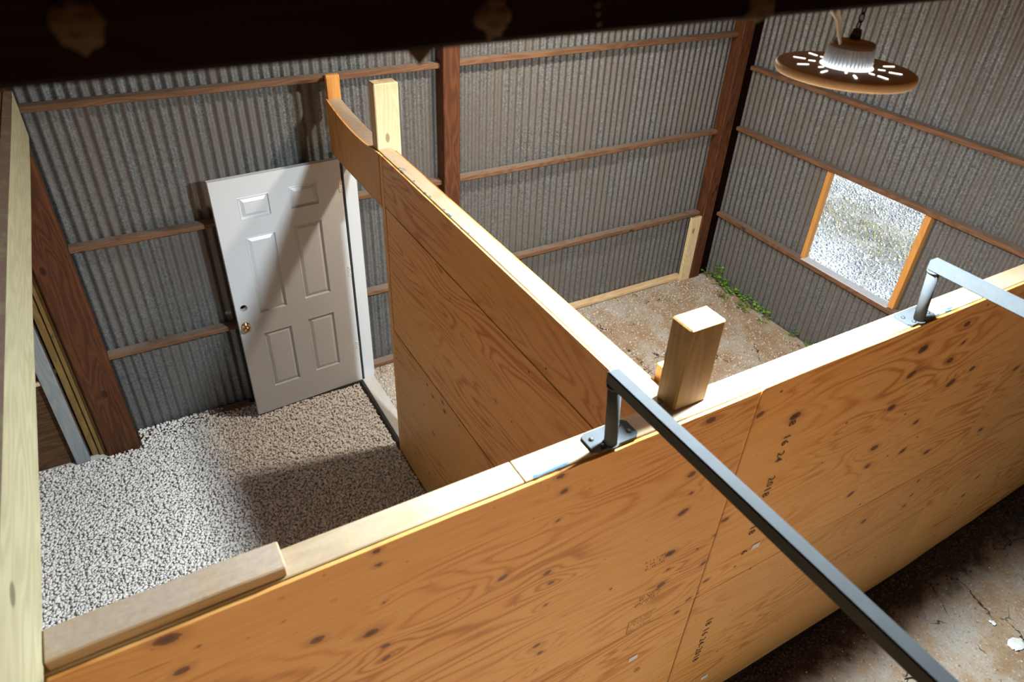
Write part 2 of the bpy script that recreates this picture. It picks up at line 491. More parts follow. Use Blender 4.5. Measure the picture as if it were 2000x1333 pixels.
# ------------------------------------------------------------------ ground and floor
def pile(xs, ys, cells, r, zf, stretch=1.0, jitter=0.5, flat=0.75):
    """many small irregular stones in one mesh; returns verts, faces, tint per vertex"""
    t = (1 + 5 ** 0.5) / 2
    iv = np.array([(-1, t, 0), (1, t, 0), (-1, -t, 0), (1, -t, 0), (0, -1, t), (0, 1, t), (0, -1, -t), (0, 1, -t), (t, 0, -1), (t, 0, 1), (-t, 0, -1), (-t, 0, 1)], float)
    iv /= np.linalg.norm(iv[0])
    fc = np.array([(0, 11, 5), (0, 5, 1), (0, 1, 7), (0, 7, 10), (0, 10, 11), (1, 5, 9), (5, 11, 4), (11, 10, 2), (10, 7, 6), (7, 1, 8),
                   (3, 9, 4), (3, 4, 2), (3, 2, 6), (3, 6, 8), (3, 8, 9), (4, 9, 5), (2, 4, 11), (6, 2, 10), (8, 6, 7), (9, 8, 1)])
    n = len(xs)
    v = np.repeat(iv[None], n, 0)
    v = v * (1 + (rng.random((n, 12, 1)) - 0.5) * jitter)
    sc = np.stack([rng.uniform(0.75, 1.35, n), rng.uniform(0.7, 1.1, n), rng.uniform(0.55, 0.95, n) * flat / 0.75], 1)
    v = v * sc[:, None, :]
    # random rotation
    q = rng.normal(size=(n, 4)); q[:, 1:3] *= 0.35; q /= np.linalg.norm(q, axis=1)[:, None]
    w, x, y, z = q.T
    R = np.stack([np.stack([1 - 2 * (y * y + z * z), 2 * (x * y - z * w), 2 * (x * z + y * w)], 1),
                  np.stack([2 * (x * y + z * w), 1 - 2 * (x * x + z * z), 2 * (y * z - x * w)], 1),
                  np.stack([2 * (x * z - y * w), 2 * (y * z + x * w), 1 - 2 * (x * x + y * y)], 1)], 1)
    v = np.einsum('nij,nkj->nki', R, v)
    rr = r * rng.uniform(0.6, 1.35, n) if np.isscalar(r) else r
    v = v * np.asarray(rr)[:, None, None]
    v[:, :, 0] += xs[:, None]; v[:, :, 1] += ys[:, None]; v[:, :, 2] += zf[:, None]
    f = fc[None] + (np.arange(n) * 12)[:, None, None]
    tint = np.repeat(np.clip(rng.normal(0.55, 0.22, n), 0, 1), 12)
    return v.reshape(-1, 3), f.reshape(-1, 3), tint

def pile_mesh(name, xs, ys, r, zf, mat, **kw):
    v, f, tint = pile(np.asarray(xs), np.asarray(ys), None, r, np.asarray(zf), **kw)
    me = from_np(name, v, f)
    a = me.attributes.new("tint", 'FLOAT', 'POINT'); a.data.foreach_set("value", tint.astype(np.float32))
    return put(name, me, mat)

def floor_z(x, y):
    z = 0.020 * fbm(x * 1.3, y * 1.3, 3) * 2 + 0.012 * fbm(x * 7, y * 7, 5)
    stall = (y > YF + 0.05)
    right = stall & (x > XP + 0.05)
    left = stall & ~right
    z = z + np.where(right, 0.035 + 0.035 * np.exp(-(y / 0.7) ** 2) + 0.03 * np.exp(-((x + 0.0) / 0.5) ** 2), 0)
    z = np.where(left, 0.02 + z * 0.3, z)
    aisle = ~stall
    ridge = np.clip((x + 2.4) / 2.2, 0, 1) ** 1.3 * 0.20 * np.exp(-((y - YF) / 0.24) ** 2)
    z = z + np.where(aisle, ridge - 0.015, 0)
    return z

gx = np.arange(LEFT, 0.02, 0.04); gy = np.arange(FRONT - 0.3, 0.03, 0.04)
X, Y = np.meshgrid(gx, gy, indexing='ij')
Z = floor_z(X, Y)
idx = np.arange(X.size).reshape(X.shape)
F = np.stack([idx[:-1, :-1], idx[1:, :-1], idx[1:, 1:], idx[:-1, 1:]], -1).reshape(-1, 4)
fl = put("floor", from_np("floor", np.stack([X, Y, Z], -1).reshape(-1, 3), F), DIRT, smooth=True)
soil_shade = np.clip(1.15 - (YF - Y) / 0.42, 0, 1) * (Y < YF + 0.05)  # partition's floor shadow painted in as a dark band, over crumbly soil
a = fl.data.attributes.new("soil", 'FLOAT', 'POINT'); a.data.foreach_set("value", soil_shade.reshape(-1).astype(np.float32))  # "soil" mask: dark soil plus the partition's painted floor shadow
tag(fl, "cracked brown dirt floor of the barn and its stalls", "floor", kind="structure")

bm = bmesh.new()
bm_box(bm, -60, 60, -60, 60, -0.40, -0.06)
yard = put("ground", from_bm(bm, "ground"), ground_mat())
tag(yard, "pale grey gravel yard outside seen through the window opening", "ground", kind="structure")

def jgrid(x0, x1, y0, y1, step):
    a, b = np.meshgrid(np.arange(x0, x1, step), np.arange(y0, y1, step))
    a = a.ravel() + rng.uniform(-0.5, 0.5, a.size) * step; b = b.ravel() + rng.uniform(-0.5, 0.5, b.size) * step
    return a, b

# crushed limestone in the left stall
ax_, ay_ = jgrid(-6.75, -4.16, -2.6, 0.0, 0.0168)
keep = (ay_ < -0.022) & ~((ay_ > -0.190) & (ax_ > -6.172) & (ax_ < -5.904)) & ~((ax_ > -6.375) & (ax_ < -6.14) & (ay_ > -0.170)) & ~((ax_ < -6.25) & (ay_ > -0.125))
ax_, ay_ = ax_[keep], ay_[keep]
az_ = 0.052 + 0.045 * np.exp(-((ay_ + 0.0) / 0.16) ** 2) * (ax_ > -6.2) * np.clip((-5.05 - ax_) / 0.4, 0, 1) + 0.024 * fbm(ax_ * 2.5, ay_ * 2.5, 9) + rng.uniform(0, 0.009, ax_.size)
gravel = pile_mesh("gravel", ax_, ay_, 0.0112, az_, GRAVEL)
tag(gravel, "loose cream crushed limestone gravel covering the left stall", "gravel", kind="stuff")
bm = bmesh.new(); bm_box(bm, -6.9, -4.15, -3.64, -0.012, 0.0, 0.040)
bed = put("gravel_bed", from_bm(bm, "gravel_bed"), plain("gravel_fines", (0.72, 0.68, 0.62), 0.95, bump=1.0))
tag(bed, "fine stone dust bed under the limestone gravel", "gravel", kind="stuff")
# gravel spilled past the threshold and rubble in the right stall
bx_, by_ = jgrid(-4.0, -0.1, -2.4, -0.1, 0.017)
p = np.clip(0.30 + 0.9 * (fbm(bx_ * 1.7, by_ * 1.7, 21)) + 0.45 * np.exp(-((by_ + 0.15) / 0.5) ** 2), 0, 0.95)
keep = rng.random(bx_.size) < p * 0.9
keep &= ~((by_ > -0.155) & (((bx_ > -3.28) & (bx_ < -3.11)) | (bx_ > -0.42)))
bx_, by_ = bx_[keep], by_[keep]
rub = pile_mesh("rubble", bx_, by_, 0.0078 * rng.uniform(0.5, 1.6, bx_.size), floor_z(bx_, by_) + 0.003, RUBBLE)
tag(rub, "small stones and crumbs scattered over the dirt of the window stall", "rubble", kind="stuff")
# dark crumbled soil along the outer foot of the front partition
cx_, cy_ = jgrid(-3.6, -0.05, YF - 0.24, YF - 0.016, 0.013)
keep = rng.random(cx_.size) < 0.75 * np.exp(-((cy_ - YF) / 0.13) ** 2)
cx_, cy_ = cx_[keep], cy_[keep]
cl = pile_mesh("soil_crumbs", cx_, cy_, 0.009, floor_z(cx_, cy_) + 0.001, CLOD)
tag(cl, "dark crumbled soil along the foot of the plywood partition", "soil", kind="stuff")
# a few loose clods on the aisle floor
dx_, dy_ = rng.uniform(-3.4, -0.5, 260), rng.uniform(-5.0, -3.95, 260)
cb = pile_mesh("clods", dx_, dy_, 0.006, floor_z(dx_, dy_) + 0.002, RUBBLE)
tag(cb, "tiny clods scattered on the aisle floor", "soil", kind="stuff")
# yard stones and grass outside the window
ex_, ey_ = jgrid(0.3, 6.0, -3.0, 3.2, 0.034)
band = fbm(ex_ * 0.7 + 3, ey_ * 0.7, 31)
keep = rng.random(ex_.size) < np.clip(0.75 - 1.2 * (np.abs(ex_ - 2.95) < 0.55), 0.22, 0.9)
ex_, ey_ = ex_[keep], ey_[keep]
ys_ = pile_mesh("yard_stones", ex_, ey_, 0.013 * rng.uniform(0.5, 1.5, ex_.size), np.full(ex_.size, -0.055), ROAD)
tag(ys_, "grey crushed stone spread over the yard outside", "gravel", kind="stuff")
def grass(n):
    gx_ = 2.95 + rng.normal(0, 0.42, n); gy_ = rng.uniform(-2.2, 3.0, n)
    extra = rng.random(n) < 0.3
    gx_ = np.where(extra, rng.uniform(1.2, 6.0, n), gx_)
    a = rng.uniform(0, 6.283, n); hgt = rng.uniform(0.02, 0.075, n); w = rng.uniform(0.0015, 0.0035, n); le = rng.uniform(0.2, 1.1, n) * hgt
    v = np.zeros((n, 5, 3))
    px, py = -np.sin(a), np.cos(a)
    for k, (tt, ww) in enumerate(((0, 1), (0, -1), (0.55, -0.8), (0.55, 0.8), (1, 0))):
        v[:, k, 0] = gx_ + px * w * ww + np.cos(a) * le * tt * tt
        v[:, k, 1] = gy_ + py * w * ww + np.sin(a) * le * tt * tt
        v[:, k, 2] = -0.06 + hgt * tt
    base = (np.arange(n) * 5)[:, None]
    f = np.concatenate([base + np.array([[0, 1, 2]]), base + np.array([[0, 2, 3]]), base + np.array([[3, 2, 4]])])
    return v.reshape(-1, 3), f, np.repeat(rng.random(n), 5)
v, f, tint = grass(11000)
me = from_np("yard_grass", v, f)
a = me.attributes.new("tint", 'FLOAT', 'POINT'); a.data.foreach_set("value", tint.astype(np.float32))
tag(put("yard_grass", me, DRYGRASS), "sparse weedy grass growing through the yard gravel", "grass", kind="stuff")

# ------------------------------------------------------------------ corrugated walls
PITCH, AMP = 0.0667, 0.0095
def corr(u): return AMP * math.cos(2 * math.pi * u / PITCH)

def sheet(name, u0, u1, zs, to_world, parent, off, skip=None, extra=()):
    n = int(round((u1 - u0) / PITCH * 10))
    us = sorted(set([round(u0 + (u1 - u0) * i / n, 5) for i in range(n + 1)] + [round(e, 5) for e in extra if u0 < e < u1]))
    v = []; f = []
    for u in us:
        for z in zs:
            v.append(to_world(u, corr(u) + off, z))
    nz = len(zs)
    for i in range(len(us) - 1):
        for j in range(nz - 1):
            if skip and skip((us[i] + us[i + 1]) / 2, (zs[j] + zs[j + 1]) / 2): continue
            f.append((i * nz + j, (i + 1) * nz + j, (i + 1) * nz + j + 1, i * nz + j + 1))
    return put(name, from_np(name, v, f), GALV, (0, 0, 0), parent, smooth=True)

wb = empty("wall_back", (-4.5, 0, 0), "corrugated galvanised back wall behind door and stalls, with red timber girts", "wall", kind="structure")
u = -9.74 + 0.15
k = 0
edges = np.arange(-5.557 - 7 * 0.667, 0.1, 0.667)
for a0, a1 in zip(edges[:-1], edges[1:]):
    a0 = max(a0 - 0.02, LEFT); a1 = min(a1 + 0.02, 0.0)
    if a1 - a0 < 0.05: continue
    sheet("corrugated_sheet", a0, a1, [0.0, TOPZ], lambda u, d, z: (u, d, z), wb, 0.0035 * (k % 2)); k += 1
if edges[-1] < -0.03:
    sheet("corrugated_sheet", edges[-1] - 0.02, 0.0, [0.0, TOPZ], lambda u, d, z: (u, d, z), wb, 0.0035 * (k % 2))

W1, W2 = -1.291, -2.217            # window opening along the right wall
WZ0, WZ1 = 0.877, 1.761
wr = empty("wall_right", (0, -3.5, 0), "corrugated galvanised wall with the square window opening, crossed by timber girts", "wall", kind="structure")
edges = np.arange(-2.15 - 8 * 0.667, 0.1, 0.667)
k = 0
inside = lambda u, z: W2 < u < W1 and WZ0 < z < WZ1
for a0, a1 in list(zip(edges[:-1], edges[1:])) + [(edges[-1], 0.0)]:
    a0 = max(a0 - 0.02, FRONT); a1 = min(a1 + 0.02, 0.0)
    if a1 - a0 < 0.05: continue
    sheet("corrugated_sheet", a0, a1, [0.0, WZ0, WZ1, TOPZ], lambda u, d, z: (d, u, z), wr, 0.0035 * (k % 2), inside, (W1, W2)); k += 1

wl_ = empty("wall_left", (LEFT, -3.5, 0), "corrugated end wall with a wide open gateway beyond the left edge", "wall", kind="structure")
gate = lambda u, z: -3.55 < u < -1.75 and z < 2.00
for a0 in np.arange(FRONT, -0.05, 0.72):
    sheet("corrugated_sheet", a0, min(a0 + 0.73, 0.0), [0.0, 2.00, TOPZ], lambda u, d, z: (LEFT + d, u, z), wl_, 0.0, gate, (-3.55, -1.75))
we = empty("wall_light_block", (-1.6, FRONT, 0), "unseen corrugated wall added behind the viewer to hold daylight off the right", "wall", kind="structure")
for a0 in np.arange(-3.3, -0.05, 0.66):  # added out of view to cut daylight on the partition's right end
    sheet("corrugated_sheet", a0, min(a0 + 0.67, 0.0), [0.0, 2.89], lambda u, d, z: (u, FRONT + d, z), we, 0.0)
# roof: sheets above the eaves, and the lintel over the open front
ROOFM = plain('brown_roof_boards', (0.38, 0.22, 0.10), 0.8)
ce = empty("ceiling", (-4.8, -3.6, TOPZ), "brown roof over the barn", "ceiling", kind="structure")
for a0 in np.arange(LEFT, 0.0, 0.96):
    sheet("roof_sheet", a0, min(a0 + 0.97, 0.3), [FRONT - 0.3, 0.3], lambda u, d, z: (u, z, TOPZ + d), ce, 0.0).data.materials[0] = ROOFM
box("trim_1", LEFT, 0.0, FRONT - 0.05, FRONT + 0.05, 2.90, TOPZ - 0.012, wood("beam", 0))
tag(bpy.data.objects["trim_1"], "dark boarded lintel above the open front of the barn", "lintel", kind="structure")

# girts (nailed to the back wall)
def girt_x(x0, x1, zb, d=0.09, kind='girt'):
    box("girt", x0, x1, -d, -0.010, zb, zb + 0.038, wood(kind, 0), wb, 0.004, 0.0025, 6, 0)
for z in (2.635, 1.725, 0.852):
    girt_x(-5.925, -3.264, z)
    girt_x(-3.124, -0.272, z)
    girt_x(-7.45, -6.15, z)
girt_x(-4.0, -3.264, 0.090)
girt_x(-3.124, -0.36, 0.090, 0.09, 'pine')
girt_x(-5.92, -5.05, 0.052, 0.075, 'girt')
for z, y0 in ((2.340, -7.1), (1.761, -7.1), (0.839, -3.62)):
    box("girt", -0.09, -0.010, y0, -0.145, z, z + 0.038, wood('girt', 1), wr, 0.004, 0.0025, 6, 1)

# faint mill stamps on the steel
def steel_stamp(to_world, u0, z0, s=1.0):
    w, h = 0.085 * s, 0.030 * s
    v = []; f = []
    def quad(a, b, c, d):
        n = 8; base = len(v)
        for i in range(n + 1):
            t = i / n
            for (p, q) in ((a, d), (b, c)):
                pass
        for i in range(n + 1):
            t = i / n
            lo = (a[0] + (b[0] - a[0]) * t, a[1] + (b[1] - a[1]) * t)
            hi = (d[0] + (c[0] - d[0]) * t, d[1] + (c[1] - d[1]) * t)
            for q in (lo, hi):
                v.append(to_world(u0 + q[0], corr(u0 + q[0]) - 0.0012, z0 + q[1]))
        for i in range(n):
            f.append((base + 2 * i, base + 2 * i + 2, base + 2 * i + 3, base + 2 * i + 1))
    tck = 0.0028
    quad((-w, -h), (w, -h), (w, -h + tck), (-w, -h + tck)); quad((-w, h - tck), (w, h - tck), (w, h), (-w, h))
    quad((-w - 0.008, -h * .6), (-w - 0.008 + tck, -h * .6), (-w - 0.008 + tck, h * .6), (-w - 0.008, h * .6))
    quad((w + 0.008 - tck, -h * .6), (w + 0.008, -h * .6), (w + 0.008, h * .6), (w + 0.008 - tck, h * .6))
    for i in range(9):
        a0 = -w * 0.85 + i * w * 0.19
        quad((a0, -h * .5), (a0 + 0.0035, -h * .5), (a0 + 0.0035, h * .5), (a0, h * .5))
        if i % 2: quad((a0, -h * .5), (a0 + 0.012, -h * .5), (a0 + 0.012, -h * .35), (a0, -h * .35))
    return np.array(v), np.array(f)
for (x, z) in ((-5.21, 1.881), (-5.829, 2.245), (-3.436, 2.501), (-2.726, 2.694), (-2.247, 1.616), (-1.611, 1.657)):
    v, f = steel_stamp(lambda u, d, z_: (u, d, z_), x, z, 0.8)
    put("mill_stamp", from_np("mill_stamp", v, f), STAMPM, (0, 0, 0), wb)
for (y, z) in ((-0.997, 2.077), (-1.602, 1.966)):
    v, f = steel_stamp(lambda u, d, z_: (d, u, z_), y, z, 0.8)
    put("mill_stamp", from_np("mill_stamp", v, f), STAMPM, (0, 0, 0), wr)

# ------------------------------------------------------------------ window
wi = empty("window_1", (0, (W1 + W2) / 2, WZ0), "square unglazed window opening framed by orange timber studs", "window", kind="structure")
box("frame_stud", -0.055, 0.006, W1 - 0.002, W1 + 0.040, WZ0, WZ1, wood('orange', 2), wi)
box("frame_stud", -0.055, 0.006, W2 - 0.052, W2 + 0.002, WZ0, WZ1, wood('orange', 2), wi)
box("sill", -0.084, 0.012, W2 - 0.01, W1 + 0.01, WZ0, WZ0 + 0.006, plain("daylit_sill", (0.62, 0.64, 0.65), 0.6), wi, 0.001)  # bluish white stands in for daylight lying on the sill

# ------------------------------------------------------------------ red timber posts
box("timber_post", -3.262, -3.124, -0.14, -0.010, 0.02, TOPZ - 0.02, wood('redpost', 2), None, 0.006)
tag(bpy.data.objects["timber_post"], "tall red-brown timber post standing between the two bays of the back wall", "post")
o = box("timber_post", -0.27, -0.135, -0.14, -0.010, 0.02, TOPZ - 0.02, wood('redpost', 2), None, 0.006)
tag(o, "red-brown timber post in the barn corner next to the window wall", "post")
o = box("corner_stud", -0.125, -0.012, -0.12, -0.012, 0.02, TOPZ - 0.02, wood('beam', 2), None, 0.004)
tag(o, "dark upright stud tucked into the corner behind the red post", "stud")
o = box("timber_post", -6.150, -5.926, -0.17, -0.010, 0.02, TOPZ - 0.02, wood('redpost', 2), None, 0.012, 0.004, 6, 2)
tag(o, "thick weathered red post with scuffs standing in the gravel at left", "post")
# pale short stud in the corner
o = box("short_stud", -0.405, -0.272, -0.128, -0.092, 0.06, 0.850, wood('pale', 2))
tag(o, "short yellowish pine stud leaning under the lowest girt beside the corner post", "stud")

# studs and plywood left of the weathered post
o = box("painted_stud", -6.362, -6.268, -0.148, -0.106, 0.045, 2.50, wood('greypaint', 2))
tag(o, "grey painted stud standing in the gravel left of the weathered post", "stud")
o = box("pine_stud", -6.252, -6.206, -0.098, -0.012, 0.045, 2.50, wood('shaded_tan', 2))
tag(o, "narrow yellow-brown pine stud next to the grey painted stud", "stud")
o = box("pine_stud", -6.200, -6.156, -0.115, -0.012, 0.045, 2.50, wood('shaded_tan', 2))
tag(o, "narrow yellow-brown pine stud touching the weathered red post", "stud")
o = box("nailing_block", -6.44, -6.366, -0.14, -0.1045, 0.815, 0.85, wood('pale', 0))
tag(o, "small pale nailing block behind the grey painted stud", "block")

# ------------------------------------------------------------------ plywood panels
FRONT_KNOTS = [(-5.174, 2.475, .016), (-5.172, 2.414, .015), (-5.168, 2.234, .01), (-5.218, 2.116, .027), (-5.179, 2.016, .019), (-5.182, 1.949, .018), (-5.372, 2.2, .024), (-5.306, 2.341, .008), (-4.767, 2.088, .02), (-4.588, 1.996, .019), (-4.565, 1.925, .017), (-4.565, 2.263, .012), (-4.557, 2.396, .018), (-4.578, 2.473, .018), (-4.578, 1.799, .012), (-4.597, 1.549, .019), (-4.576, 1.482, .018), (-4.589, 1.366, .011), (-3.975, 1.515, .026), (-5.706, 2.466, .032), (-5.703, 2.322, .023), (-5.651, 2.39, .008), (-5.437, 2.444, .007), (-5.447, 2.346, .007), (-5.425, 2.277, .006), (-3.951, 2.445, .026), (-3.685, 2.362, .022), (-3.457, 2.261, .032), (-2.732, 2.013, .032), (-2.692, 2.196, .032), (-2.699, 2.337, .036), (-2.398, 2.172, .03), (-2.267, 1.988, .036), (-2.115, 2.023, .025), (-2.41, 2.38, .026), (-2.353, 2.26, .018), (-2.42, 1.794, .024), (-2.712, 1.75, .03), (-2.406, 1.59, .028), (-2.121, 1.452, .028), (-1.564, 1.375, .026), (-1.575, 1.832, .026), (-3.975, 2.187, .024), (-3.949, 2.071, .014), (-3.966, 1.972, .028), (-3.687, 1.772, .022), (-3.972, 1.726, .03), (-3.737, 1.511, .022), (-3.725, 1.691, .013), (-3.959, 1.61, .014), (-3.76, 1.262, .018), (-3.68, 1.349, .02), (-2.696, 1.617, .024), (-2.731, 1.432, .026), (-2.439, 1.059, .026), (-2.031, .967, .02), (-2.014, 1.05, .018), (-2.023, 1.175, .018), (-1.21, .626, .022), (-1.158, .776, .022), (-3.812, 1.191, .018)]
DIV_KNOTS = [(-1.715, 1.16, .014), (-1.798, 1.123, .018), (-1.946, 1.19, .02), (-1.639, .93, .011), (-1.974, 1.136, .02), (-1.795, .794, .018), (-1.93, 2.137, .012), (-1.689, .318, .014), (-1.74, .99, .009), (-2.6, 1.7, .012), (-2.15, .6, .016)]

def ply_panel(name, u0, u1, z0, z1, to_world, thick_dir, parent, knots, step=0.012, grain='u', topf=None, th=0.012, bow=0.0015):
    """plywood sheet on a vertical plane: front face carries the figure attributes, edges and back close it"""
    nu = max(2, int(round((u1 - u0) / step))); nv = max(2, int(round((z1 - z0) / step)))
    U = np.linspace(u0, u1, nu + 1); V = np.linspace(0, 1, nv + 1)
    UU, VV = np.meshgrid(U, V, indexing='ij')
    top = topf(UU) if topf else np.full_like(UU, z1)
    ZZ = z0 + (top - z0) * VV
    bulge = bow * (fbm(UU * 0.9 + u0, ZZ * 0.9, 41) * 2)
    Wf = to_world(UU, bulge, ZZ)
    gu, gv = (UU, ZZ) if grain == 'u' else (ZZ, UU)
    kd = np.full(UU.shape, 9.0); kb = np.zeros(UU.shape); kt = np.full(UU.shape, 1.0)
    for i, (ku, kz, kr) in enumerate(knots):
        if ku < u0 - 0.1 or ku > u1 + 0.1 or kz < z0 - 0.1 or kz > z1 + 0.1: continue
        du, dz = UU - ku, ZZ - kz
        if grain != 'u': du, dz = dz, du
        dz = dz + 0.18 * du * math.sin(i * 2.1)
        d = np.sqrt((du / (kr * 1.05)) ** 2 + (dz / (kr * 0.62)) ** 2)
        kt = np.where(d < kd, (i * 0.37) % 1.0, kt)
        kd = np.minimum(kd, d)
        kb += (0.5 + 0.5 * min(1, kr / 0.02)) * np.exp(-(du / (kr * 5.5)) ** 2 - (dz / (kr * 2.1)) ** 2)
    n = (nu + 1) * (nv + 1)
    idx = np.arange(n).reshape(nu + 1, nv + 1)
    f = np.stack([idx[:-1, :-1], idx[1:, :-1], idx[1:, 1:], idx[:-1, 1:]], -1).reshape(-1, 4)
    # rim + back
    rim = np.concatenate([idx[:, 0], idx[-1, 1:], idx[-2::-1, -1], idx[0, -2:0:-1]])
    vf = Wf.reshape(-1, 3)
    vb = vf[rim] + np.asarray(thick_dir) * th
    m = len(rim)
    j = np.arange(m)
    side = np.stack([rim[j], rim[(j + 1) % m], n + (j + 1) % m, n + j], -1)
    # closing face as a ladder of quads across the rim
    allv = np.concatenate([vf, vb])
    f = np.concatenate([f, side])
    me = from_np(name, allv, f)
    def attr(nm, arr):
        full = np.concatenate([arr.reshape(-1), arr.reshape(-1)[rim]]).astype(np.float32)
        a = me.attributes.new(nm, 'FLOAT', 'POINT'); a.data.foreach_set("value", full)
    attr("gu", gu); attr("gv", gv); attr("kd", kd); attr("kb", kb); attr("kt", kt)
    org = to_world(np.array((u0 + u1) / 2), np.array(0.0), np.array((z0 + z1) / 2)).reshape(3)
    co = allv - org
    me.vertices.foreach_set("co", co.astype(np.float32).ravel())
    me.update()
    o = put(name, me, PLY, tuple(org), parent)
    return o

def front_world(yoff):
    return lambda u, d, z: np.stack([u, YF + yoff + d * np.ones_like(u), z * np.ones_like(u)], -1)
wf = empty("wall_front", (-3.0, -3.7, 0), "long plywood partition with knotty face across the foreground, pale timber on top", "wall", kind="structure")
rag = lambda u: 2.488 + 0.006 * fbm(u * 3.0, u * 0 + 2.2, 77) * 2 + 0.006 * (u > -3.716)
p_ul = ply_panel("plywood_panel", -5.960, -3.7195, 1.238, 2.492, front_world(0), (0, 1, 0), wf, FRONT_KNOTS, topf=rag)
p_um = ply_panel("plywood_panel", -3.7165, -1.7165, 1.238, 2.496, front_world(-0.001), (0, 1, 0), wf, FRONT_KNOTS, topf=rag)
p_ur = ply_panel("plywood_panel", -1.7135, -0.02, 1.238, 2.492, front_world(0.001), (0, 1, 0), wf, FRONT_KNOTS, topf=rag)
p_ll = ply_panel("plywood_panel", -5.960, -3.7175, 0.035, 1.235, front_world(0.003), (0, 1, 0), wf, FRONT_KNOTS)
p_lm = ply_panel("plywood_panel", -3.7155, -1.7265, 0.035, 1.235, front_world(0.0), (0, 1, 0), wf, FRONT_KNOTS)
p_lr = ply_panel("plywood_panel", -1.7235, -0.02, 0.035, 1.235, front_world(0.002), (0, 1, 0), wf, FRONT_KNOTS)
p_ll["label"] = "darker lower plywood sheet"
box("top_plate", -5.960, -4.7, -3.756, -3.660, 2.458, ZF, wood('plate', 0), wf, 0.003)
box("top_plate", -4.698, -0.02, -3.756, -3.660, 2.458, ZF, wood('plate', 0), wf, 0.003)
for x in np.arange(-5.9, -0.1, 0.61):
    box("stud", x, x + 0.038, -3.754, -3.668, 0.03, 2.457, wood('pine', 2), wf, 0.002)
box("bottom_plate", -5.945, -0.02, -3.756, -3.668, 0.032, 0.07, wood('pine', 0), wf, 0.002)

def div_world(xoff):
    return lambda u, d, z: np.stack([XP + xoff + d * np.ones_like(u), u, z * np.ones_like(u)], -1)
wd = empty("wall_middle", (-4.09, -2.4, 0), "plywood partition dividing the two stalls, running back from the front partition to the door", "wall", kind="structure")
ply_panel("plywood_panel", -3.655, -1.160, 2.166, 2.490, div_world(0.0), (1, 0, 0), wd, DIV_KNOTS)
ply_panel("plywood_panel", -3.655, -1.160, 1.236, 2.158, div_world(0.002), (1, 0, 0), wd, DIV_KNOTS)
ply_panel("plywood_panel", -3.655, -1.160, 0.060, 1.233, div_world(0.0), (1, 0, 0), wd, DIV_KNOTS)
ply_panel("plywood_panel", -1.157, -1.107, 0.060, 2.490, div_world(0.001), (1, 0, 0), wd, [], grain='v')
ply_panel("plywood_panel", -3.655, -1.107, 0.060, 2.490, lambda u, d, z: np.stack([-4.030 + 0 * u, u, z * np.ones_like(u)], -1), (-1, 0, 0), wd, [], step=0.05)
box("top_plate", -4.131, -4.042, -3.658, -1.062, 2.458, ZF, wood('plate', 1), wd, 0.003)
for y in (-1.75, -2.36, -2.97, -3.56):
    box("stud", -4.128, -4.045, y, y + 0.038, 0.06, 2.457, wood('pine', 2), wd, 0.002)
# header over the doorway: bowed plate and vertical-grained plywood
sag = lambda y: 2.463 + 0.062 * np.clip((y + 0.70) / 0.57, -1.2, 1) ** 2 * np.where(y > -0.70, 1.0, 0.85)
hd = ply_panel("header_panel", -1.105, -0.120, 2.145, 2.52, div_world(-0.001), (1, 0, 0), wd, [(-0.42, 2.36, .008), (-0.8, 2.28, .008)], grain='v', topf=lambda u: sag(u) + 0.002)
bm = bmesh.new()
n = 24; prev = None
for i in range(n + 1):
    y = -1.055 + (1.055 - 0.135) * i / n
    zt = float(sag(np.array(y)))
    tw = 0.02 * math.sin(math.pi * (y + 1.055) / 0.92)
    ring = [bm.verts.new((-4.131, y, zt)), bm.verts.new((-4.043, y, zt + tw)), bm.verts.new((-4.043, y, zt + tw - 0.036)), bm.verts.new((-4.131, y, zt - 0.036))]
    if prev:
        for q in range(4): bm.faces.new((prev[q], prev[(q + 1) % 4], ring[(q + 1) % 4], ring[q]))
    else: bm.faces.new(ring)
    prev = ring
bm.faces.new(prev)
put("header_plate", from_bm(bm, "header_plate"), wood('dusty', 1), (0, 0, 0), wd)
o = box("short_upright", -4.130, -4.036, -0.132, -0.092, 2.47, 2.683, wood('orange', 2))
tag(o, "short orange pine upright nailed to the top girt above the door header", "board")

o = box("fence_post", -4.127, -3.978, -1.060, -0.970, 2.10, 2.874, wood('pale', 2), None, 0.005)
tag(o, "pale yellow pine post rising beside the doorway at the end of the dividing partition", "post")
o = box("fence_post", -4.090, -3.943, -3.718, -3.622, 2.497, 2.834, wood('shaded_tan', 2), None, 0.006)
tag(o, "thick pine post stub, greenish and darkened for shade, standing on the front partition where the two partitions meet", "post")
o = box("corner_block", -4.02, -3.975, -3.60, -3.53, 2.30, 2.556, wood('orange', 2), None, 0.003)
tag(o, "small yellow block just behind the post stub on the front partition", "block")
o = box("nailed_board", -5.944, -5.405, -3.753, -3.660, 2.497, 2.536, wood('dusty', 0), None, 0.004, 0.001, 4, 0)
tag(o, "short dusty board lying on the left end of the front partition", "board")

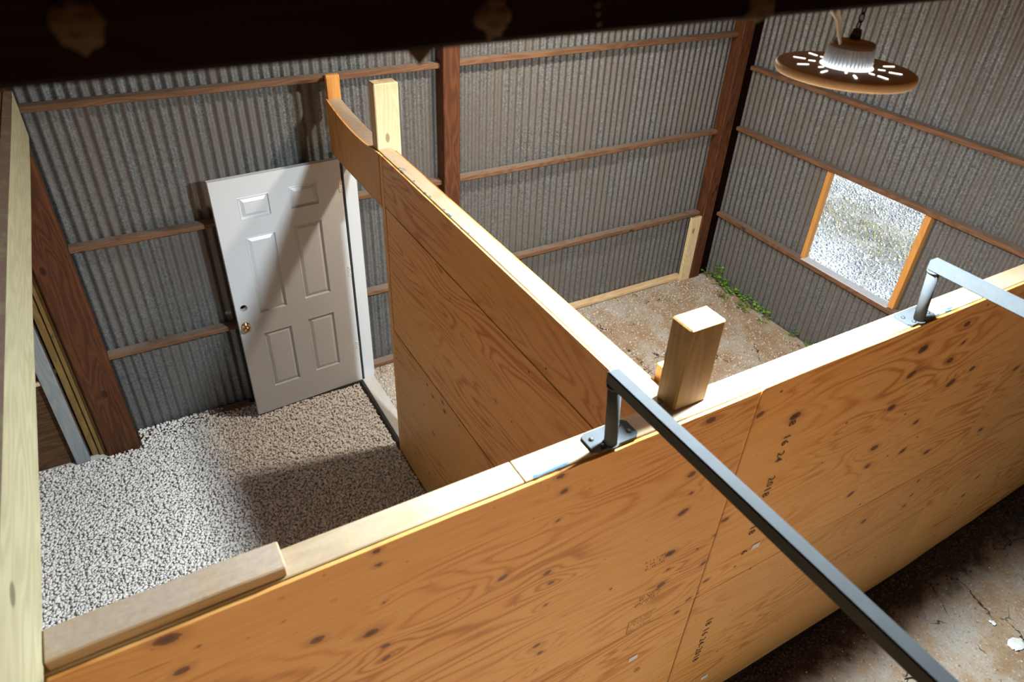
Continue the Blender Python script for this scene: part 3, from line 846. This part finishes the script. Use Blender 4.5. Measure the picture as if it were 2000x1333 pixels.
# text and stickers printed on the plywood
def stroke_text(body, size):
    cu = bpy.data.curves.new("print", 'FONT'); cu.body = body; cu.size = size; cu.resolution_u = 2; cu.space_character = 1.12
    ob = bpy.data.objects.new("print", cu); C.objects.link(ob)
    dg = bpy.context.evaluated_depsgraph_get()
    me = bpy.data.meshes.new_from_object(ob.evaluated_get(dg))
    bpy.data.objects.remove(ob); bpy.data.curves.remove(cu)
    return me
def wall_text(body, x, z, size, parent, mat=INK, yo=-0.0022):
    me = stroke_text(body, size)
    n = len(me.vertices); co = np.zeros(n * 3, np.float32); me.vertices.foreach_get("co", co); co = co.reshape(-1, 3)
    me.vertices.foreach_set("co", np.stack([co[:, 1], 0 * co[:, 0], -co[:, 0]], -1).astype(np.float32).ravel())
    me.materials.clear(); me.update()
    return put("printed_mark", me, mat, (x, YF + yo, z), parent)
for body, z in (("18", 2.275), ("16", 2.168), ("24", 2.072), ("2018", 1.925), ("18", 1.612), ("6", 1.437)):
    wall_text(body, -3.485, z, 0.058, p_um, yo=-0.0034)
wall_text("18 16 24-2018", -3.565, 0.955, 0.060, p_lm)
wall_text("8", -4.0, 0.86, 0.05, p_ll, FAINTINK)
def sticker(x, z, parent, yo=-0.0022):
    bm = bmesh.new()
    bm_box(bm, -0.026, 0.026, -0.0002, 0.0002, -0.017, 0.017)
    put("paper_sticker", from_bm(bm, "paper_sticker"), PAPER, (x, YF + yo, z), parent)
sticker(-4.03, 0.987, p_ll, 0.0012); sticker(-3.395, 1.427, p_um, -0.0034); sticker(-3.404, 0.277, p_lm)
def grade_stamp(x, z, w, h, rows, seed, frame=True):
    rs = random.Random(seed)
    bm = bmesh.new()
    def bar(a, b, c, d): bm_box(bm, a, b, -0.0002, 0.0002, c, d)
    if frame:
        bar(-w, w, h - 0.002, h); bar(-w, -w + 0.002, -h, h); bar(-w, w, -h, -h + 0.002)
    for r in range(rows):
        zz = h * 0.7 - r * 1.4 * h / max(1, rows - 1) if rows > 1 else 0
        a = -w * 0.85
        while a < w * 0.8:
            L = rs.uniform(0.003, 0.009)
            if rs.random() < 0.75: bar(a, a + L * 0.6, zz - 0.004, zz + 0.004 * rs.uniform(0.2, 1))
            a += L + 0.003
    put("grade_stamp", from_bm(bm, "grade_stamp"), FAINTINK, (x, YF - 0.0022, z), p_ul)
grade_stamp(-4.045, 1.30, 0.075, 0.045, 3, 1)
grade_stamp(-4.04, 1.47, 0.075, 0.035, 4, 2, False)
grade_stamp(-4.05, 1.72, 0.065, 0.035, 3, 3, False)
# small blue smears on the plate edges
def smear(x0, x1, y0, y1, z, par, n):
    bm = bmesh.new(); rs = random.Random(int(abs(x0) * 1000))
    for i in range(n):
        a = rs.uniform(x0, x1); b = rs.uniform(y0, y1)
        L = rs.uniform(0.02, 0.05) * (1 if abs(x1 - x0) > abs(y1 - y0) else .2); W = rs.uniform(0.003, 0.008) * (1 if abs(x1 - x0) > abs(y1 - y0) else 4)
        vs_ = [bm.verts.new((a + L * math.cos(t) * 0.5, b + W * math.sin(t) * 0.5, z + 0.0006 + i * 1e-5)) for t in np.linspace(0, 6.28, 9)[:-1]]
        bm.faces.new(vs_)
    put("blue_smear", from_bm(bm, "blue_smear"), BLUE, (0, 0, 0), par)
smear(-4.66, -4.55, -3.756, -3.748, ZF, wf, 16)
smear(-2.74, -2.56, -3.757, -3.742, ZF, wf, 8)
smear(-4.131, -4.118, -2.3, -1.3, ZF, wd, 18)

# ------------------------------------------------------------------ door
hx, hy, hz, da = -4.1136, -0.1852, 0.0826, 0.0615
dr = empty("door_1", (hx, hy, 0.05), "open white six-panel door with brass knob hanging in a white frame", "door", kind="structure")
dd = Vector((-math.cos(da), -math.sin(da), 0)); dn = Vector((math.sin(da), -math.cos(da), 0))
def dw(s, d, z): return Vector((hx, hy, hz)) + dd * s + dn * d + Vector((0, 0, z))
DWID, DHGT, DTH = 0.914, 2.032, 0.044
PAN = [(0.532, 0.748, 1.722, 1.888), (0.181, 0.392, 1.726, 1.896), (0.530, 0.746, 0.950, 1.588), (0.179, 0.396, 0.965, 1.603), (0.524, 0.750, 0.232, 0.770), (0.175, 0.397, 0.250, 0.782)]
# leaf: front skin with panel openings and latch holes cut out on a grid
cuts_s = sorted(set([0, DWID] + [a for p_ in PAN for a in p_[:2]])); cuts_z = sorted(set([0, DHGT] + [a for p_ in PAN for a in p_[2:]]))
HOLE = (0.854, 1.030, 0.027)
bm = bmesh.new(); vd = {}
def V_(s, d, z):
    k_ = (round(s, 4), round(d, 4), round(z, 4))
    if k_ not in vd: vd[k_] = bm.verts.new(dw(s, d, z) - Vector((hx, hy, hz)))
    return vd[k_]
ss = sorted(set(cuts_s + [HOLE[0] - 0.04, HOLE[0] + 0.04])); zz_ = sorted(set(cuts_z + [HOLE[1] - 0.04, HOLE[1] + 0.04]))
for i in range(len(ss) - 1):
    for j in range(len(zz_) - 1):
        cs, cz = (ss[i] + ss[i + 1]) / 2, (zz_[j] + zz_[j + 1]) / 2
        if any(p_[0] < cs < p_[1] and p_[2] < cz < p_[3] for p_ in PAN): continue
        if abs(cs - HOLE[0]) < 0.03 and abs(cz - HOLE[1]) < 0.03:
            N = 24
            ring = [V_(HOLE[0] + HOLE[2] * math.cos(6.2832 * k / N), 0, HOLE[1] + HOLE[2] * math.sin(6.2832 * k / N)) for k in range(N)]
            ring2 = [V_(HOLE[0] + HOLE[2] * math.cos(6.2832 * k / N), -DTH, HOLE[1] + HOLE[2] * math.sin(6.2832 * k / N)) for k in range(N)]
            for k in range(N): bm.faces.new((ring[k], ring[(k + 1) % N], ring2[(k + 1) % N], ring2[k]))
            cor = [V_(ss[i + 1], 0, zz_[j + 1]), V_(ss[i], 0, zz_[j + 1]), V_(ss[i], 0, zz_[j]), V_(ss[i + 1], 0, zz_[j])]
            for q in range(4):
                a0 = q * 6 + 3
                arc = [ring[(a0 + t) % N] for t in range(0, 7)]
                bm.faces.new([cor[q]] + [ring[(q * 6 + t) % N] for t in range(6, -1, -1)])
                bm.faces.new((cor[q], cor[(q + 1) % 4], ring[(q * 6 + 6) % N]))
            continue
        bm.faces.new((V_(ss[i], 0, zz_[j]), V_(ss[i + 1], 0, zz_[j]), V_(ss[i + 1], 0, zz_[j + 1]), V_(ss[i], 0, zz_[j + 1])))
for a, b in (((0, 0), (DWID, 0)), ((DWID, 0), (DWID, DHGT)), ((DWID, DHGT), (0, DHGT)), ((0, DHGT), (0, 0))):
    bm.faces.new((bm.verts.new(dw(a[0], 0, a[1]) - Vector((hx, hy, hz))), bm.verts.new(dw(b[0], 0, b[1]) - Vector((hx, hy, hz))), bm.verts.new(dw(b[0], -DTH, b[1]) - Vector((hx, hy, hz))), bm.verts.new(dw(a[0], -DTH, a[1]) - Vector((hx, hy, hz)))))
leaf = put("door_leaf", from_bm(bm, "door_leaf"), WHITE, (hx, hy, hz), dr)
for (s0, s1, z0, z1) in PAN:     # moulded panels: a groove then a raised field
    bm = bmesh.new(); prev = None
    o0 = dw((s0 + s1) / 2, 0, (z0 + z1) / 2)
    for ins, d in ((0, 0), (0.004, 0.0015), (0.010, -0.0135), (0.017, -0.0145), (0.040, -0.0030), (0.043, -0.0030)):
        ring = [bm.verts.new(dw(a, d, b) - o0) for a, b in ((s0 + ins, z0 + ins), (s1 - ins, z0 + ins), (s1 - ins, z1 - ins), (s0 + ins, z1 - ins))]
        if prev:
            for q in range(4): bm.faces.new((prev[q], prev[(q + 1) % 4], ring[(q + 1) % 4], ring[q]))
        prev = ring
    bm.faces.new(prev)
    put("moulded_panel", from_bm(bm, "moulded_panel"), WHITE, tuple(o0), leaf)
kb_ = dw(0.868, 0, 0.872)
bm = bmesh.new()
prof = [(0.0335, 0.0), (0.0335, 0.004), (0.027, 0.009), (0.014, 0.012), (0.011, 0.022), (0.013, 0.030), (0.024, 0.036), (0.0275, 0.046), (0.0265, 0.055), (0.020, 0.061), (0.0, 0.063)]
lathe(bm, prof, 28)
M = dn.to_track_quat('Z', 'Y').to_matrix().to_4x4()
bmesh.ops.transform(bm, matrix=M, verts=bm.verts)
put("door_knob", from_bm(bm, "door_knob"), BRASS, tuple(kb_), dr, smooth=True)["label"] = "round brass door knob"
bm = bmesh.new(); e0 = dw(DWID, -DTH / 2, 0.872)
for a in (-1, 1): pass
vs_ = [bm.verts.new(dw(DWID + 0.0012, -DTH / 2 + x, 0.872 + z) - e0) for x, z in ((-.012, -.028), (.012, -.028), (.012, .028), (-.012, .028))]
bm.faces.new(vs_)
put("latch_plate", from_bm(bm, "latch_plate"), PALEMETAL, tuple(e0), dr)
# frame: jambs, head, stop strip, hinges, threshold
jb = box("jamb", -4.108, -3.990, -0.160, -0.140, 0.075, 2.128, WHITE, dr, 0.002)
box("jamb", -4.108, -3.990, -1.104, -1.084, 0.075, 2.128, WHITE, dr, 0.002)
box("head_jamb", -4.130, -3.990, -1.084, -0.160, 2.118, 2.165, WHITE, dr, 0.002)
box("weather_strip", -4.108, -4.092, -0.184, -0.161, 0.075, 2.118, RUBBER, jb, 0.002)
box("door_sweep", -5.02, -4.12, -0.205, -0.196, 0.068, 0.084, RUBBER, dr, 0.0)
for z in (1.915, 1.195, 0.458):
    bm = bmesh.new(); bm_box(bm, -0.012, 0.012, -0.0015, 0.0015, -0.045, 0.045)
    for v in bm.verts: pass
    h_ = put("hinge", from_bm(bm, "hinge"), PALEMETAL, (-4.126, -0.1885, z), dr)
    bm = bmesh.new()
    for q, (a, b) in enumerate(((-.006, .032), (.005, .012), (-.006, -.010), (.005, -.032))):
        lathe(bm, [(0.0032, 0.0), (0.0, 0.0012)], 8, (a, b, 0))
    bmesh.ops.transform(bm, matrix=Matrix.Rotation(math.radians(90), 4, 'X'), verts=bm.verts)
    put("screw", from_bm(bm, "screw"), DARKSTEEL, (-4.126, -0.1902, z), h_)
th = box("threshold", -4.112, -4.000, -1.08, -0.162, 0.048, 0.082, THRESH, dr, 0.004)
box("rubber_edge", -4.135, -4.112, -1.09, -0.162, 0.046, 0.078, RUBBER, dr, 0.004)

# ------------------------------------------------------------------ header beam of the left opening
bm = bmesh.new()
y0, y1 = -0.155, -5.3
xr = lambda y: -5.905 + (y + 0.155) * 0.0118
n = 10; prev = None
for i in range(n + 1):
    y = y0 + (y1 - y0) * i / n
    wv = 0.003 * math.sin(i * 1.3)
    ring = [bm.verts.new((xr(y) + wv, y, 2.525)), bm.verts.new((xr(y) + wv * .5, y, 2.785)), bm.verts.new((xr(y) - 0.042, y, 2.787)), bm.verts.new((xr(y) - 0.042, y, 2.523))]
    if prev:
        for q in range(4): bm.faces.new((prev[q], prev[(q + 1) % 4], ring[(q + 1) % 4], ring[q]))
    else: bm.faces.new(ring)
    prev = ring
bm.faces.new(prev)
hb = empty("header_beam", (-5.95, -2.7, 2.52), "pale greenish treated header beam with dusty brown top along the left edge", "beam")
put("face_board", from_bm(bm, "face_board"), wood('treated', 1), (0, 0, 0), hb)
box("back_board", -6.11, -5.952, -4.9, -0.17, 2.53, 2.784, wood('treated', 1), hb, 0.004)
# post that carries the beam beyond the frame
o = box("beam_post", -6.14, -5.99, -5.35, -5.20, 0.0, 2.522, wood('pine', 2), None, 0.005)
tag(o, "pine post carrying the near end of the treated header beam", "post")
# plywood on the back wall beyond the left opening
o = box("plywood_sheet", -7.30, -6.262, -0.104, -0.0915, 0.05, 2.44, wood('shaded_ply', 0), None, 0.001)
tag(o, "plywood sheet darkened for shade standing behind the grey painted stud", "plywood")

# ------------------------------------------------------------------ steel hand rails
def handrail(xc, lean, label, tubew=0.044):
    e = empty("hand_rail", (xc, -3.712, ZF), label, "rail", "steel rails on the front partition")
    # square tube
    bm = bmesh.new()
    h = tubew / 2
    bm_box(bm, -h, h, -3.10, 0.0, -tubew, 0.0)
    bmesh.ops.bevel(bm, geom=list(bm.edges), offset=0.004, segments=2, affect='EDGES')
    put("square_tube", from_bm(bm, "square_tube"), STEEL, (xc + lean, -3.727, 2.800), e)
    bm = bmesh.new()
    tube(bm, [(0, 0, 0.0), (lean * 0.5, 0, 0.13), (lean, 0, 0.262)], 0.0215, 20)
    tube(bm, [(0, 0, 0.008), (0, 0, 0.013)], 0.0265, 20)
    tube(bm, [(lean, 0, 0.252), (lean, 0, 0.258)], 0.0255, 20)
    put("upright", from_bm(bm, "upright"), STEEL, (xc, -3.752 + 0.004, ZF), e, smooth=True)
    bm = bmesh.new()
    pts = [(-.090, -.030), (-.075, -.045), (.075, -.045), (.090, -.030), (.090, .030), (.075, .045), (-.075, .045), (-.090, .030)]
    lo = [bm.verts.new((x, y, 0.0)) for x, y in pts]; hi = [bm.verts.new((x, y, 0.008)) for x, y in pts]
    bm.faces.new(lo); bm.faces.new(hi)
    for i in range(8): bm.faces.new((lo[i], lo[(i + 1) % 8], hi[(i + 1) % 8], hi[i]))
    bp = put("base_plate", from_bm(bm, "base_plate"), STEEL, (xc + 0.02, -3.716, ZF + 0.0005), e)
    for bx, by in ((-.066, .010), (.052, .026), (.066, -.014), (-.05, -.03)):
        bm = bmesh.new()
        lathe(bm, [(0.0085, 0.0), (0.0085, 0.004), (0.005, 0.007), (0.0, 0.0075)], 6)
        put("bolt", from_bm(bm, "bolt"), DARKSTEEL, (xc + 0.02 + bx, -3.716 + by, ZF + 0.0085), bp)
    bm = bmesh.new(); tube(bm, [(0, 0, 0), (0, 0, 2.76)], 0.0215, 16)
    put("far_upright", from_bm(bm, "far_upright"), STEEL, (xc + lean, -6.75, 0.0), e, smooth=True)
handrail(-4.376, -0.022, "dark square steel rail crossing the lower right foreground on a bolted upright")
handrail(-2.800, -0.056, "light grey square steel rail in front of the window, at the right edge")

# ------------------------------------------------------------------ overhead beam
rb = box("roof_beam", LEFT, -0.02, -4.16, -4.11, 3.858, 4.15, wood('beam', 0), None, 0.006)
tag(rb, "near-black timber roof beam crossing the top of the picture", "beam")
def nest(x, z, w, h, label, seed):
    rs = np.random.default_rng(seed)
    bm = bmesh.new()
    bmesh.ops.create_icosphere(bm, subdivisions=3, radius=1.0)
    for v in bm.verts:
        k_ = 1 + 0.10 * math.sin(5 * v.co.z + seed) + 0.12 * math.sin(9 * v.co.x + 2 * seed)
        v.co = Vector((v.co.x * w * k_, v.co.y * 0.012 * (1 + 0.3 * math.sin(11 * v.co.z)), v.co.z * h * k_))
    o = put("mud_nest", from_bm(bm, "mud_nest"), MUD, (x, -4.162, z), None, smooth=True)
    tag(o, label, "nest", "mud wasp nests on the roof beam")
nest(-5.510, 3.912, 0.024, 0.024, "dim brown mud wasp nest near the left end of the roof beam", 1)
nest(-5.068, 3.892, 0.023, 0.026, "brown mud wasp nest in the middle of the roof beam", 2)
nest(-4.611, 3.876, 0.028, 0.022, "brown mud wasp nest on the roof beam above the corner post", 4)
bm = bmesh.new()
for px, pz in ((0, 0), (0.003, -0.012), (-0.002, 0.011)):
    bmesh.ops.create_icosphere(bm, subdivisions=1, radius=0.0045, matrix=Matrix.Translation((px, 0, pz)))
o = put("mud_dab", from_bm(bm, "mud_dab"), MUD, (-4.912, -4.163, 3.885)); tag(o, "tiny mud dab between the middle and right wasp nests", "nest")
bm = bmesh.new()
vs_ = [bm.verts.new(p_) for p_ in ((-.018, 0, .008), (.020, 0.002, .006), (.002, 0.004, -.014), (0.0, .008, .004))]
for q in ((0, 1, 2), (0, 1, 3), (1, 2, 3), (0, 2, 3)): bm.faces.new([vs_[i] for i in q])
o = put("wood_splinter", from_bm(bm, "wood_splinter"), MUD, (-5.162, -4.150, 3.852)); tag(o, "splinter hanging from the underside of the roof beam", "splinter")

# ------------------------------------------------------------------ high bay lamps
def bez(p, n=18):
    p = [Vector(q) for q in p]; out = []
    for i in range(len(p) - 1):
        a = p[max(i - 1, 0)]; b = p[i]; c = p[i + 1]; d = p[min(i + 2, len(p) - 1)]
        for j in range(n):
            t_ = j / n
            out.append(0.5 * ((2 * b) + (c - a) * t_ + (2 * a - 5 * b + 4 * c - d) * t_ * t_ + (3 * b - a - 3 * c + d) * t_ ** 3))
    out.append(p[-1]); return out
def high_bay(LX, LY, LZ, label, watts, tone):
    lp = empty("high_bay_lamp", (LX, LY, LZ), label, "lamp", "high-bay lamps")
    TILT = Matrix.Rotation(math.radians(1.0), 4, 'Y') @ Matrix.Rotation(math.radians(-0.5), 4, 'X')
    def lput(name, bm, mat, parent=None, smooth=False):
        bmesh.ops.transform(bm, matrix=TILT, verts=bm.verts)
        return put(name, from_bm(bm, name), mat, (LX, LY, LZ), parent or lp, smooth)
    bm = bmesh.new(); lathe(bm, [(0.0, 0.0), (0.15, -0.001), (0.194, -0.004)], 64); disc = lput("reflector_disc", bm, LAMPTOP)
    bm = bmesh.new(); lathe(bm, [(0.194, -0.004), (0.199, -0.007), (0.200, -0.022), (0.196, -0.027), (0.150, -0.029)], 64); lput("disc_rim", bm, LAMPRIM, smooth=True)
    bm = bmesh.new(); lathe(bm, [(0.0, -0.031), (0.150, -0.029)], 64); lput("led_lens", bm, GLOW)
    # vent slots glowing with the lamp's own light
    def slot(bm, ang, r0, r1, w, z):
        c, s = math.cos(ang), math.sin(ang); pts = []
        for k in range(7): 
            a = -math.pi / 2 + math.pi * k / 6; pts.append((r1 + w * math.cos(a), w * math.sin(a)))
        for k in range(7):
            a = math.pi / 2 + math.pi * k / 6; pts.append((r0 + w * math.cos(a), w * math.sin(a)))
        lo = [bm.verts.new((p_ * c - q * s, p_ * s + q * c, z - 0.001)) for p_, q in pts]; hi = [bm.verts.new((p_ * c - q * s, p_ * s + q * c, z)) for p_, q in pts]
        bm.faces.new(hi)
        for i in range(len(lo)): bm.faces.new((lo[i], lo[(i + 1) % len(lo)], hi[(i + 1) % len(lo)], hi[i]))
    for k in range(10):
        bm = bmesh.new(); a = 2 * math.pi * (k + 0.35) / 10
        slot(bm, a, 0.120, 0.150, 0.0030, 0.0012); lput("vent_slot", bm, GLOWSLOT, disc)
    for k in range(8):
        bm = bmesh.new(); a = 2 * math.pi * (k + 0.85) / 8
        slot(bm, a, 0.090, 0.104, 0.0030, 0.0012); lput("vent_slot", bm, GLOWSLOT, disc)
    bm = bmesh.new(); lathe(bm, [(0.070, 0.0), (0.075, 0.0012), (0.075, 0.0)], 48); lput("glowing_ring", bm, GLOWSLOT, disc)
    bm = bmesh.new(); lathe(bm, [(0.054, 0.0), (0.054, 0.056), (0.0, 0.056)], 40); hs = lput("heat_sink_core", bm, FINS, smooth=False)
    for k in range(40):
        a = 2 * math.pi * k / 40
        bm = bmesh.new()
        vs_ = bm_box(bm, 0.050, 0.071, -0.0013, 0.0013, 0.002, 0.052)
        for v in bm.verts:
            if v.co.x > 0.06 and v.co.z > 0.03: v.co.x -= 0.006
        bmesh.ops.rotate(bm, verts=bm.verts, matrix=Matrix.Rotation(a, 3, 'Z'))
        lput("fin", bm, FINS, hs)
    bm = bmesh.new(); lathe(bm, [(0.060, 0.052), (0.062, 0.056), (0.060, 0.066), (0.030, 0.072), (0.0, 0.073)], 40); lput("top_cap", bm, LAMPTOP, smooth=True)
    bm = bmesh.new(); bm_box(bm, -0.011, 0.011, -0.011, 0.011, 0.070, 0.085); lathe(bm, [(0.016, 0.085), (0.012, 0.10), (0.0, 0.104)], 16); lput("hook_boss", bm, CHAINM)
    ch = 0.098; k = 0
    while LZ + ch < TOPZ - 0.03:
        bm = bmesh.new(); pts = []
        for i in range(13):
            t_ = 2 * math.pi * i / 12
            x_ = 0.0075 * math.cos(t_); z_ = 0.013 * math.sin(t_)
            pts.append((x_, 0, z_) if k % 2 == 0 else (0, x_, z_))
        tube(bm, pts, 0.0024, 6, cap=False)
        put("chain_link", from_bm(bm, "chain_link"), CHAINM, (LX + 0.004 * math.sin(k), LY, LZ + ch + 0.012), lp, smooth=True)
        ch += 0.021; k += 1
    # twisted hook wire around the chain
    bm = bmesh.new()
    pts = [(0.03 * math.cos(t_ * 1.7) * (1 - t_ / 16), 0.02 * math.sin(t_ * 2.1), 0.16 + 0.007 * t_) for t_ in np.linspace(0, 9, 60)]
    tube(bm, pts, 0.0016, 6); put("hanger_wire", from_bm(bm, "hanger_wire"), CHAINM, (LX, LY, LZ), lp, smooth=True)
    for dx0 in (0.0, 0.030):
        bm = bmesh.new()
        tube(bm, bez([(-0.055, 0, 0.062), (-0.082 + dx0 * .2, 0, 0.099), (-0.104 + dx0 * .5, 0, 0.132), (-0.140 + dx0, 0, 0.165), (-0.15 + dx0, 0.0, 0.24), (-0.08 + dx0, 0, 0.5), (-0.02, 0, 1.16)], 8), 0.0042, 8)
        put("power_cord", from_bm(bm, "power_cord"), CORD, (LX, LY, LZ), lp, smooth=True)
    ld = bpy.data.lights.new("lamp_light", 'AREA'); ld.shape = 'DISK'; ld.size = 0.19; ld.energy = watts; ld.color = tone
    lo = bpy.data.objects.new("lamp_light", ld); C.objects.link(lo); lo.parent = lp; lo.location = (0, 0, -0.038); lo.visible_camera = True


high_bay(-3.570, -3.600, 3.555, "round brown high-bay lamp hanging on a chain at upper right", LAMP_WATTS, (0.86, 0.955, 1.0))
high_bay(-2.80, -1.32, 3.85, "high-bay lamp hanging over the window stall above the picture", STALL_WATTS, (1.0, 0.86, 0.70))

# ------------------------------------------------------------------ weeds, scraps
def weed(x, y, n, spread, hgt, seed, label, sz=1.0):
    rs = random.Random(seed)
    z0 = float(floor_z(np.array([x]), np.array([y]))[0])
    e = empty("weed", (x, y, z0), label, "weed", "vine weeds along the foot of the window wall")
    bs = bmesh.new(); v = []; f = []; tint = []
    for i in range(n):
        a = rs.uniform(0, 6.28); r = spread * math.sqrt(rs.random())
        tip = Vector((min(-x - 0.018, r * math.cos(a)), r * math.sin(a) * 1.5, rs.uniform(0.2, 1.0) * hgt))
        tube(bs, [(0, 0, 0), tip * 0.5 + Vector((0, 0, 0.012)), tip], [0.0016, 0.0013, 0.0008], 5)
        L = rs.uniform(0.018, 0.034) * sz; W = L * rs.uniform(0.7, 0.95)
        yaw = rs.uniform(0, 6.28); pit = rs.uniform(-0.5, 0.6)
        d = Vector((math.cos(yaw) * math.cos(pit), math.sin(yaw) * math.cos(pit), math.sin(pit)))
        s = Vector((-math.sin(yaw), math.cos(yaw), 0)); up = d.cross(s) * -1
        b0 = len(v); tt = rs.random()
        for (p_, q, w_) in ((0, 0, 0), (0.18, 0.5, 0.10), (0.45, 0.52, 0.12), (0.75, 0.28, 0.05), (1.0, 0, -0.08), (0.75, -0.28, 0.05), (0.45, -0.52, 0.12), (0.18, -0.5, 0.10), (0.5, 0, 0)):
            v.append(tuple(tip + d * (p_ * L) + s * (q * W) + up * (w_ * L))); tint.append(tt)
        for q in range(8): f.append((b0 + 8, b0 + q, b0 + (q + 1) % 8))
    me = from_np("foliage", v, f)
    a_ = me.attributes.new("tint", 'FLOAT', 'POINT'); a_.data.foreach_set("value", np.array(tint, np.float32))
    put("foliage", me, LEAF, (x, y, z0), e)
    put("stems", from_bm(bs, "stems"), STEM, (x, y, z0), e)
WL = ["leafy green vine tuft in the corner at the foot of the red post", "tall leafy green vine climbing the steel next to the corner", "dense green vine clump second from the corner", "dense green vine clump third from the corner",
      "green vine clump at the foot of the steel, fourth from the corner", "green vine clump at the foot of the steel, fifth from the corner", "small leafy sprig in front of the vine row, nearer the corner", "small leafy sprig in front of the middle of the vine row",
      "green vine clump at the foot of the steel, sixth from the corner", "single-leaf sprig on the dirt below the vine row", "green vine clump nearest the front partition, by the steel", "lone leafy sprig right at the end of the vine row by the front partition"]
for i, (x, y, n, sp, h, s) in enumerate([(-0.07, -0.20, 20, 0.05, 0.10, 1), (-0.035, -0.30, 34, 0.045, 0.20, 1.1), (-0.06, -0.42, 44, 0.065, 0.11, 1.1), (-0.06, -0.58, 44, 0.07, 0.09, 1.1), (-0.05, -0.74, 34, 0.07, 0.09, 1.1), (-0.05, -0.92, 30, 0.07, 0.08, 1.1),
                                       (-0.20, -0.56, 16, 0.06, 0.05, 1.0), (-0.16, -0.84, 16, 0.06, 0.05, 1.1), (-0.04, -1.08, 18, 0.05, 0.09, 1.0), (-0.14, -1.10, 6, 0.04, 0.04, 1.1), (-0.05, -1.45, 14, 0.05, 0.06, 1.0), (-0.05, -1.66, 18, 0.06, 0.06, 1.1)]):
    weed(x, y, n, sp, h, 100 + i, WL[i], s)

def paper(x, y, w, seed, label, name="paper_scrap"):
    rs = np.random.default_rng(seed)
    n = 9
    a = np.linspace(-1, 1, n); A, B = np.meshgrid(a, a, indexing='ij')
    r = np.sqrt(A ** 2 + B ** 2)
    Zp = 0.018 * rs.random((n, n)) * (1.4 - r * 0.6) + 0.002
    px = w * (A * (0.9 + 0.15 * rs.random((n, n)))) * (1 - 0.18 * B ** 2); py = w * 0.72 * (B * (0.9 + 0.15 * rs.random((n, n)))) * (1 - 0.22 * A ** 2)
    idx = np.arange(n * n).reshape(n, n)
    f = np.stack([idx[:-1, :-1], idx[1:, :-1], idx[1:, 1:], idx[:-1, 1:]], -1).reshape(-1, 4)
    z0 = float(floor_z(np.array([x]), np.array([y]))[0])
    me = from_np(name, np.stack([px, py, Zp], -1).reshape(-1, 3), f)
    o = put(name, me, PAPER, (x, y, z0 + 0.003)); o.rotation_euler[2] = seed
    tag(o, label, "litter")
paper(-1.32, -4.48, 0.058, 3, "crumpled white paper scrap on the dirt floor at lower right")
paper(-1.31, -4.315, 0.022, 5, "tiny white paper curl on the dirt floor above the larger scrap")
bm = bmesh.new()
tube(bm, bez([(-0.05, 0.05, 0.004), (0.0, 0.03, 0.010), (0.02, -0.02, 0.006), (0.005, -0.07, 0.004)], 6), 0.0035, 6)
z0 = float(floor_z(np.array([-2.12]), np.array([-4.33]))[0])
o = put("twig", from_bm(bm, "twig"), CHAINM, (-2.12, -4.33, z0 + 0.002), None, smooth=True); tag(o, "dark bent twig lying on the dirt floor beside the steel rail", "twig")
